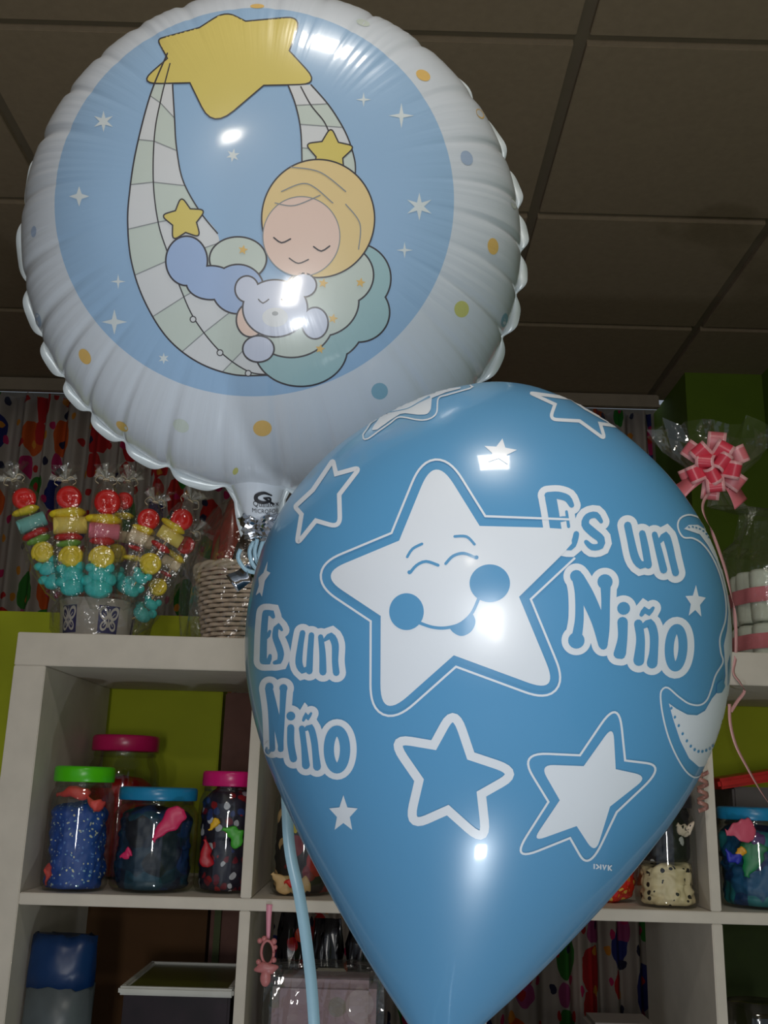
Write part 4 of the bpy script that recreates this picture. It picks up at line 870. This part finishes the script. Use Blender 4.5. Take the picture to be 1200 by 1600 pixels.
# ---- foil balloon
ZFO = 0.80; FC = atd(430, 384, ZFO)
FN = ((CAM-FC).normalized()+UP*0.31-RT*0.07).normalized()
FX = (RT-FN*RT.dot(FN)).normalized(); FY = FN.cross(FX).normalized()
RF = 0.1985
FT = thing('foil_balloon', 'round white and blue foil balloon printed with a baby asleep in a hammock', 'balloon', atd(410, 830, 0.82))
NS = 29
def phase(th): return (th+0.05*math.sin(3*th+0.6)+0.03*math.sin(5*th))*NS/(2*PI)
cusp = [random.uniform(0.5, 1.0) for _ in range(NS+2)]
def pinch(th):
    f = phase(th) % NS; k = round(f); d = f-k; return cusp[k % NS]*math.exp(-(d/0.10)**2), d
mz = [0.0]; NI = 400          # mylar profile
for i in range(NI):
    t_ = 1-(i+0.5)/NI; mz.append(mz[-1]+(t_*t_/math.sqrt(max(1e-6, 1-t_**4)))/NI)
zmax = mz[-1]
def mylar(u):
    x_ = (1-u)*NI; i = min(NI-1, int(x_)); return mz[i]+(mz[i+1]-mz[i])*(x_-i)
def foil_pt(u, th, side):
    g, d = pinch(th); rr = RF*u*(1-0.012*g*u**6)
    zz_ = mylar(u)*RF*0.98*(1-0.085*g*u**7) - (0.0022*g*max(0, u-0.6)**1.5 if u < 0.995 else 0)
    zz_ += 0.0005*u**5*math.sin(th*NS*5+3*math.sin(th*4))*(1-u**20)*(0.4+0.6*noise.noise(Vector((math.cos(th)*3, math.sin(th)*3, 1.0)))**2*4)
    return FC+(FX*math.cos(th)+FY*math.sin(th))*rr+FN*zz_*side
NT = 720; us = [0.0005]+[(i/46)**0.75 for i in range(1, 46)]+[0.992, 0.997, 1.0]
b0 = MB(); b0.rings([[foil_pt(u, 2*PI*k/NT, 1) for k in range(NT)] for u in us], 0, True, True, False)
tmp = b0.bm.copy(); bmesh.ops.recalc_face_normals(tmp, faces=tmp.faces[:]); bv = BVHTree.FromBMesh(tmp)
bk = MB(); bk.rings([[foil_pt(u, 2*PI*k/NT, -1) for k in range(0, NT, 2)] for u in us], 0, True, True, False)
def foil_mat(name, rgb, circle=None, rgb2=None):
    m = mat(name, rgb, 0.30, var=0.01, coat=0.55, spec=0.5); nt = m.node_tree; b = nt.nodes['Principled BSDF']; N = nt.nodes.new; L = nt.links.new
    b.inputs['Coat Roughness'].default_value = 0.09; b.inputs['Metallic'].default_value = 0.0
    tc = N('ShaderNodeTexCoord'); 
    def dot(v): 
        d_ = N('ShaderNodeVectorMath'); d_.operation = 'DOT_PRODUCT'; L(sub.outputs[0], d_.inputs[0]); d_.inputs[1].default_value = v; return d_.outputs['Value']
    sub = N('ShaderNodeVectorMath'); sub.operation = 'SUBTRACT'; L(tc.outputs['Object'], sub.inputs[0]); sub.inputs[1].default_value = FC-WL[FT]
    x_, y_ = dot(FX), dot(FY)
    at2 = N('ShaderNodeMath'); at2.operation = 'ARCTAN2'; L(y_, at2.inputs[0]); L(x_, at2.inputs[1])
    cs = N('ShaderNodeMath'); cs.operation = 'MULTIPLY'; cs.inputs[1].default_value = 26.0; L(at2.outputs[0], cs.inputs[0])
    cx = N('ShaderNodeCombineXYZ'); L(x_, cx.inputs[0]); L(y_, cx.inputs[1]); ln = N('ShaderNodeVectorMath'); ln.operation = 'LENGTH'; L(cx.outputs[0], ln.inputs[0])
    lr = N('ShaderNodeMath'); lr.operation = 'MULTIPLY'; lr.inputs[1].default_value = 9.0; L(ln.outputs['Value'], lr.inputs[0])
    c2 = N('ShaderNodeCombineXYZ'); L(cs.outputs[0], c2.inputs[0]); L(lr.outputs[0], c2.inputs[1])
    nz = N('ShaderNodeTexNoise'); nz.inputs['Scale'].default_value = 1.0; nz.inputs['Detail'].default_value = 2; L(c2.outputs[0], nz.inputs['Vector'])
    mr = N('ShaderNodeMapRange'); mr.inputs[1].default_value = 0.085; mr.inputs[2].default_value = 0.19; mr.inputs[4].default_value = 0.32; L(ln.outputs['Value'], mr.inputs[0])
    bp = N('ShaderNodeBump'); bp.inputs['Distance'].default_value = 0.0022; L(nz.outputs['Fac'], bp.inputs['Height']); L(mr.outputs[0], bp.inputs['Strength'])
    L(bp.outputs['Normal'], b.inputs['Normal']); L(bp.outputs['Normal'], b.inputs['Coat Normal'])
    if circle:
        (cx_, cy_, rad) = circle; s2 = N('ShaderNodeVectorMath'); s2.operation = 'SUBTRACT'; s2.inputs[1].default_value = (cx_, cy_, 0); L(cx.outputs[0], s2.inputs[0])
        l2 = N('ShaderNodeVectorMath'); l2.operation = 'LENGTH'; L(s2.outputs[0], l2.inputs[0]); lt = N('ShaderNodeMath'); lt.operation = 'LESS_THAN'; lt.inputs[1].default_value = rad; L(l2.outputs['Value'], lt.inputs[0])
        gt = N('ShaderNodeMath'); gt.operation = 'GREATER_THAN'; gt.inputs[1].default_value = 0.0; 
        mx = N('ShaderNodeMix'); mx.data_type = 'RGBA'; L(lt.outputs[0], mx.inputs[0]); L(b.inputs['Base Color'].links[0].from_socket, mx.inputs[6]); mx.inputs[7].default_value = srgb(rgb2); L(mx.outputs[2], b.inputs['Base Color'])
    return m
def loc2(px, py):
    d = ray(px, py).normalized(); l_, n_, i_, di = bv.ray_cast(CAM, d); q = l_-FC; return Vector((q.dot(FX), q.dot(FY)))
pl = [loc2(*p_) for p_ in ((84, 300), (200, 540), (395, 631), (600, 540), (706, 290), (640, 120))]
# least-squares circle through the traced edge
import numpy as np
Am = np.array([[2*p_.x, 2*p_.y, 1] for p_ in pl]); bb = np.array([p_.x**2+p_.y**2 for p_ in pl]); so = np.linalg.lstsq(Am, bb, rcond=None)[0]
crad = math.sqrt(so[2]+so[0]**2+so[1]**2); print('foil circle', so, crad)
WH = (206, 213, 222); BL = (152, 184, 216)
mats = [foil_mat('printed_white_foil', WH, (float(so[0]), float(so[1]), crad), BL)]
def am(name, rgb): mats.append(foil_mat(name, rgb)); return len(mats)-1
INK = am('dark_ink', (66, 62, 66)); IW = am('white_ink', (212, 214, 216)); GN = am('sage_ink', (198, 208, 200)); YE = am('yellow_ink', (216, 198, 112)); SK = am('skin_ink', (230, 202, 188)); HR = am('blonde_ink', (228, 202, 146))
PB_ = am('pyjama_ink', (160, 182, 218)); LV = am('pale_lilac_ink', (200, 206, 224)); TE = am('teal_ink', (160, 192, 196)); SP = am('sparkle_ink', (212, 220, 222)); DB = am('dot_blue_ink', (160, 178, 204)); DT = am('dot_teal_ink', (136, 176, 194)); OR = am('dot_orange_ink', (222, 184, 110)); OL = am('dot_olive_ink', (196, 196, 120)); GY = am('line_grey_ink', (140, 144, 146))
PR = Print(bv, b0, (430, 384), base=0.00022, step=0.00006)
def spark(cx, cy, r_, n=4, rot=0.0, inner=0.22):
    L = []
    for i in range(2*n):
        a = rot+i*PI/n-PI/2; q = r_*(1 if i % 2 == 0 else inner); L.append((cx+q*math.cos(a), cy+q*math.sin(a)))
    PR.fill(L, 0, SP, grid=5, seg=4)
for a_s in ((162, 190, 17, 6, 0, 0.35), (627, 181, 20), (568, 156, 12), (364, 243, 11, 6, 0.2, 0.4), (124, 307, 16, 4, 0, 0.35), (655, 323, 22, 6, 0, 0.33), (632, 391, 13), (185, 440, 12), (179, 503, 20, 4, 0, 0.28), (256, 560, 9, 6, 0, 0.4)): spark(*a_s)
for (x_, y_, rx, ry, ro, m_) in ((661, 118, 12, 8, 0.5, OR), (567, 36, 11, 5, 0.3, GN), (729, 247, 9, 12, -0.5, DB), (770, 385, 8.5, 13, -0.1, OR), (721, 483, 11.5, 13, 0, OL), (788, 500, 5, 11, 0.2, DT), (593, 611, 13, 13, 0, DT), (410, 669, 14.5, 12.5, 0, OR), (283, 665, 13, 10, 0.5, GN), (191, 666, 6, 11, -0.9, OR), (133, 557, 8.5, 13, -0.5, OR), (60, 500, 4.5, 11, -0.2, DB), (53, 362, 4, 9, 0.1, DB), (802, 318, 4, 9, -0.3, GN), (750, 178, 5, 9, -0.6, OR), (402, 10, 11, 3.5, 0, OR), (368, 736, 4, 6, 0.5, OL)):
    PR.disc(x_, y_, rx, ry, ro, 0, m_)
# hammock: generic two-tone patchwork sling
def ladder(A_, B_, n, la, cols, seam=GY, start=0):
    Pa = catmull([Vector((*p_, 0)) for p_ in A_], 3); Pb = catmull([Vector((*p_, 0)) for p_ in B_], 3)
    g = lambda P, t_: P[min(len(P)-1, int(t_*(len(P)-1)+0.5))]
    for i in range(n):
        t0, t1 = i/n, (i+1)/n
        PR.fill([tuple(g(Pa, t0+(t1-t0)*k/6).to_2d()) for k in range(7)]+[tuple(g(Pb, t1-(t1-t0)*k/6).to_2d()) for k in range(7)], la, cols[(i+start) % len(cols)], grid=6)
        if i: PR.stroke([tuple(g(Pa, t0).to_2d()), tuple(g(Pb, t0).to_2d())], 1.6, la+2, seam, caps=False)
    return [tuple(p_.to_2d()) for p_ in Pa], [tuple(p_.to_2d()) for p_ in Pb]
outer = [(262, 84), (235, 150), (213, 235), (203, 300), (200, 350), (206, 410), (226, 470), (262, 528), (310, 566), (365, 585), (418, 586)]
ridge = [(266, 100), (252, 155), (242, 210), (240, 285), (248, 350), (264, 400), (282, 450), (305, 500), (345, 550), (388, 580), (420, 585)]
inner = [(270, 133), (273, 185), (276, 230), (286, 282), (312, 330), (340, 365), (345, 410), (350, 450), (380, 500), (420, 540), (440, 560)]
ladder(outer, ridge, 9, 1, [GN, IW]); ladder(ridge, inner, 9, 1, [IW, GN])
PR.stroke(outer, 2.4, 4, INK); PR.stroke(inner[:6], 2.2, 4, INK); PR.stroke(ridge, 2.0, 4, INK)
lo = [(450, 133), (462, 165), (470, 205), (472, 260)]; ro = [(486, 133), (516, 168), (541, 210), (554, 250), (555, 275)]
ladder(lo, ro, 4, 1, [IW, GN]); PR.stroke(lo, 2.2, 4, INK); PR.stroke(ro, 2.2, 4, INK)
PR.stroke([(470, 136), (486, 165), (506, 190), (515, 210)], 2.0, 4, INK)
for (x_, y_) in ((272, 432), (302, 499), (344, 551), (388, 583)): PR.disc(x_, y_, 4.6, layer=5, mi=IW, out=INK, ow=1.6)
# the yellow stars, plain
def ostar(pts, r_, la, m_):
    L = rpoly(pts, n=6); PR.fill(L, la, m_); PR.stroke(L, 2.2, la+1, INK, closed=True, smooth=False)
ostar([(246, 62, 8), (312, 44), (352, 18, 30), (384, 34), (472, 26, 26), (452, 80), (500, 132, 32), (412, 134), (332, 202, 44), (297, 130), (216, 132, 36), (262, 92)], 0, 3, YE)
ostar(nstar(287, 341, 40, -0.1, 0.95, 1.0, 0.55), 0, 5, YE) if False else ostar([(p_[0], p_[1], 12 if i % 2 == 0 else 0) for i, p_ in enumerate(nstar(288, 344, 40, -0.12, 0.95, 0.95, 0.52))], 0, 6, YE)
ostar([(p_[0], p_[1], 12 if i % 2 == 0 else 0) for i, p_ in enumerate(nstar(515, 240, 42, 0.05, 1.0, 1.0, 0.52))], 0, 6, YE)
# cloud pillow
def blob(parts, la, m_, ow=2.4):
    for (x_, y_, rx, ry) in parts: PR.disc(x_, y_, rx+ow*0.75, ry+ow*0.75, layer=la, mi=INK)
    for (x_, y_, rx, ry) in parts: PR.disc(x_, y_, rx-ow*0.35, ry-ow*0.35, layer=la+1, mi=m_)
blob([(470, 545, 72, 58), (556, 435, 54, 54), (560, 488, 48, 46), (510, 500, 60, 62)], 4, TE)
blob([(455, 500, 66, 58), (535, 430, 48, 46), (500, 470, 60, 55), (372, 405, 44, 34)], 6, GN)
# pyjamas
blob([(292, 408, 32, 38), (330, 442, 38, 26), (372, 452, 40, 38)], 8, PB_)
blob([(392, 500, 22, 26)], 10, SK)
# plain round head with a hair cap and closed eyes
PR.disc(497, 342, 88, 92, layer=10, mi=HR, out=INK, ow=2.4)
PR.disc(471, 370, 60, 62, layer=12, mi=SK, out=GY, ow=1.6)
PR.stroke([(428, 372), (440, 380), (454, 374)], 2.4, 14, INK); PR.stroke([(490, 386), (502, 393), (515, 385)], 2.4, 14, INK); PR.stroke([(452, 404), (466, 412), (482, 406)], 2.0, 14, INK)
for (pa, pb, pc) in (((455, 262), (500, 270), (540, 300)), ((440, 300), (480, 288), (520, 318)), ((540, 320), (562, 350), (560, 390)), ((430, 318), (460, 322), (500, 306))): PR.stroke([pa, pb, pc], 1.8, 14, GY)
# plain soft toy: round ears, closed eyes
blob([(386, 452, 18, 20), (474, 446, 20, 18), (430, 482, 50, 44), (492, 505, 20, 24), (404, 545, 24, 20)], 12, LV)
PR.disc(430, 496, 20, 15, layer=14, mi=IW); PR.stroke([(404, 468), (411, 474), (420, 468)], 2.0, 15, INK); PR.stroke([(440, 468), (448, 474), (456, 468)], 2.0, 15, INK); PR.disc(430, 490, 5, 3.5, layer=15, mi=GY)
for (x_, y_) in ((380, 391), (505, 443), (563, 442), (520, 498), (500, 545)): PR.fill(nstar(x_, y_, 8, 0.2), 14, OR, grid=5)
ff = b0.build('front_panel', mats, FT, fixn=False)
bk.build('back_panel', foil_mat('silver_blue_foil_back', (190, 198, 210)), FT)
M_seam = mat('silver_white_seam_foil', (206, 214, 216), 0.35, metal=0.15, var=0.02)
b = MB(); rs = []
for th in [2*PI*k/NT for k in range(NT+1)]:
    g, d = pinch(th); rad = FX*math.cos(th)+FY*math.sin(th); base_ = foil_pt(1.0, th, 1); wv = FN*0.0035*math.sin(d*2*PI+0.5)*(1-g)
    e = base_+rad*(0.0075*(1-0.75*math.exp(-(d/0.2)**2)))+wv; i_ = base_-rad*0.0012
    rs.append([i_+FN*0.0003, e+FN*0.0003, e-FN*0.0003, i_-FN*0.0003])
b.rings(rs, 0, True, False, False); b.build('seam', M_seam, FT)
# tail of the foil balloon
M_silver = mat('crumpled_silver_foil', (205, 208, 215), 0.14, metal=1.0, var=0.03)
n0 = FC-FY*RF*0.90-FX*0.012; n1 = FC-FY*(RF+0.030)-FX*0.010
ZN = (n1-CAM).dot(FW); pn = n1-CAM; PNX = 600+F*pn.dot(RT)/ZN; PNY = 800-F*pn.dot(UP)/ZN; print('neck end px', PNX, PNY, ZN)
b = MB(); rs = []; axn = (n1-n0).normalized(); s1 = axn.cross(FN).normalized(); f1 = s1.cross(axn).normalized()
if f1.dot(FN) < 0: f1 = -f1
for i in range(15):
    t_ = i/14; c_ = n0.lerp(n1, t_); wx = (0.018*max(0.0, 1-t_)**1.6+0.0125); wy = 0.026*(1-t_)+0.0075
    rs.append([c_+s1*math.cos(2*PI*k/80)*wx+f1*math.sin(2*PI*k/80)*wy for k in range(80)])
b.rings(rs); nkb = b.bm.copy(); bmesh.ops.recalc_face_normals(nkb, faces=nkb.faces[:]); nb = BVHTree.FromBMesh(nkb); FNK = b.build('filling_neck', mats[0], FT)
for sd_ in (-1, 1):
    b = MB(); pa = [n0.lerp(n1, t_)+s1*sd_*(0.018*max(0.0, 1-t_)**1.6+0.0118) for t_ in (0.15, 0.35, 0.55, 0.75, 0.9, 1.0)]
    pb_ = [n0.lerp(n1, t_)+s1*sd_*(0.018*max(0.0, 1-t_)**1.6+0.0170+0.0015*math.sin(t_*9))+f1*0.002*math.sin(t_*11) for t_ in (0.15, 0.35, 0.55, 0.75, 0.9, 1.12)]
    b.rings([[p_, q_, q_-f1*0.0004, p_-f1*0.0004] for p_, q_ in zip(pa, pb_)])
    b.build('neck_flange', M_seam, FT)
b = MB(); c_ = atd(411, 820, ZN-0.004)
b.ball(c_, (0.0170, 0.010, 0.0125), sub=4, warp=lambda v: 1+0.35*noise.noise(v*2.2+Vector((4, 1, 0)))+0.16*noise.noise(v*6), sm=False)
b.ball(atd(391, 814, ZN-0.006), (0.008, 0.006, 0.007), sub=3, warp=lambda v: 1+0.3*noise.noise(v*3)); b.ball(atd(430, 815, ZN-0.006), (0.008, 0.006, 0.007), sub=3, warp=lambda v: 1+0.3*noise.noise(v*3+Vector((2, 2, 2))))
b.build('gathered_knot', M_silver, FT)
b = MB(); tl = [atd(408, 830, ZN), atd(404, 855, ZN), atd(398, 885, ZN), atd(382, 900, ZN-0.005), atd(362, 912, ZN-0.01)]
b.strip(tl, lambda u: 0.009+0.008*u, side=lambda u: Vector((1-u*0.6, 0.3, u*0.9)), step=0.004, thick=0.0006); b.build('foil_tail', M_silver, FT)
M_brib = mat('light_blue_ribbon', (150, 186, 204), 0.32, var=0.04)
t = thing('blue_ribbon', 'light blue curling ribbon tied to the foil balloon and hanging behind the blue one', 'ribbon', atd(411, 838, ZN))
b = MB()
b.strip([atd(396, 838, ZN), atd(408, 835, ZN-0.008), atd(420, 838, ZN-0.005), atd(424, 845, ZN)], 0.006, side=UP, step=0.002)
for L_ in ([(397, 846), (390, 860), (394, 880), (404, 892)], [(402, 842), (398, 862), (402, 878), (410, 888)], [(412, 842), (406, 862), (404, 880), (408, 892)], [(418, 846), (416, 868), (408, 886)], [(376, 858), (372, 872), (384, 890), (402, 895)]):
    b.strip([atd(x_, y_, ZN-0.006) for x_, y_ in L_], 0.0032, side=RT+UP*0.3, step=0.002)
b.build('knot_loops', M_brib, t)
b = MB(); L_ = [(408, 892, ZN-0.004), (424, 960, (ZN+0.8)/2), (436, 1080, 0.82), (446, 1200, 0.82), (452, 1320, 0.80), (468, 1400, 0.79), (480, 1480, 0.785), (489, 1570, 0.785), (494, 1700, 0.785)]
pts = [atd(*q_) for q_ in L_]; pl_ = pts[-1]; pts += [Vector((pl_.x+0.004*k, pl_.y+0.003*k, z_)) for k, z_ in enumerate((0.95, 0.84, 0.70, 0.55, 0.40, 0.25, 0.12, 0.002))]
tot = len(pts)
b.strip(pts, lambda u: 0.0092, side=RT+FW*0.25, step=0.006, thick=0.0005); b.build('ribbon_tail', M_brib, t)
# maker's words on the neck
bvn = nb
def neck_text(txt, px, py, hpx, curve, rot=0.0):
    cu = bpy.data.curves.new('lettering', 'FONT'); cu.body = txt; cu.size = 1.0; cu.align_x = 'CENTER'; cu.resolution_u = 3
    o = bpy.data.objects.new('lettering', cu); COL.objects.link(o); dg = bpy.context.evaluated_depsgraph_get(); me = bpy.data.meshes.new_from_object(o.evaluated_get(dg))
    bm_ = bmesh.new(); bm_.from_mesh(me); COL.objects.unlink(o); bpy.data.objects.remove(o)
    bmesh.ops.triangulate(bm_, faces=bm_.faces[:])
    for v in bm_.verts:
        x_, y_ = v.co.x*hpx*1.25, v.co.y*hpx*1.4; X_ = px+x_; Y_ = py-y_-curve*(x_*x_)
        d_ = ray(X_, Y_).normalized(); l_, n_, i2, di = bvn.ray_cast(CAM, d_)
        if l_ is None: l_ = atd(X_, Y_, 0.795); n_ = FN
        if n_.dot(d_) > 0: n_ = -n_
        v.co = l_+n_*0.0006
    out = bm_.copy(); bm_.free(); return out
b = MB()
for (tx, x_, y_, h_, cv) in (('Qualatex', 415, 792, 8.5, 0.006), ('MICROFOIL', 415, 802, 6.5, 0.006)):
    try: b.merge(neck_text(tx, x_, y_, h_, cv), None, 0, False)
    except Exception as ex: print('text', ex)
PR = Print(bvn, b, (414, 780), base=0.0005); PR.stroke([(424, 774), (412, 770), (401, 774), (401, 781), (410, 785), (421, 783), (421, 778), (412, 778)], [2, 4.5, 6, 6, 5, 3.5, 3, 2.5], 0, 0, step=1.5); PR.stroke([(414, 779), (426, 787)], 3.2, 0, 0)
b.build('lettering', mat('black_ink', (26, 26, 32), 0.5), FNK, fixn=False, label='black maker words and round logo on the neck')

# ------------------------------------------------------------------ ceiling lamps (above and behind the camera)
for (i, j, lb) in ((5, 5, 'recessed square ceiling lamp above the balloons'), (4, 1, 'recessed square ceiling lamp behind the camera')):
    cx_ = (xs[i]+xs[i+1])/2; cy_ = (ys[j]+ys[j+1])/2; t = thing('ceiling_lamp', lb, 'lamp', (cx_, cy_, H), 'recessed ceiling lamps')
    b = MB(); b.box((cx_, cy_, H+0.01), (0.565, 0.57, 0.012)); b.build('housing', M_tile, t)
    b = MB(); b.box((cx_+(0.035 if i == 5 else 0), cy_, H-0.004), (0.24, 0.20, 0.012), bev=0.003); b.build('diffuser', mat('lit_diffuser', (255, 240, 214), 0.5, emit=6.0), t)
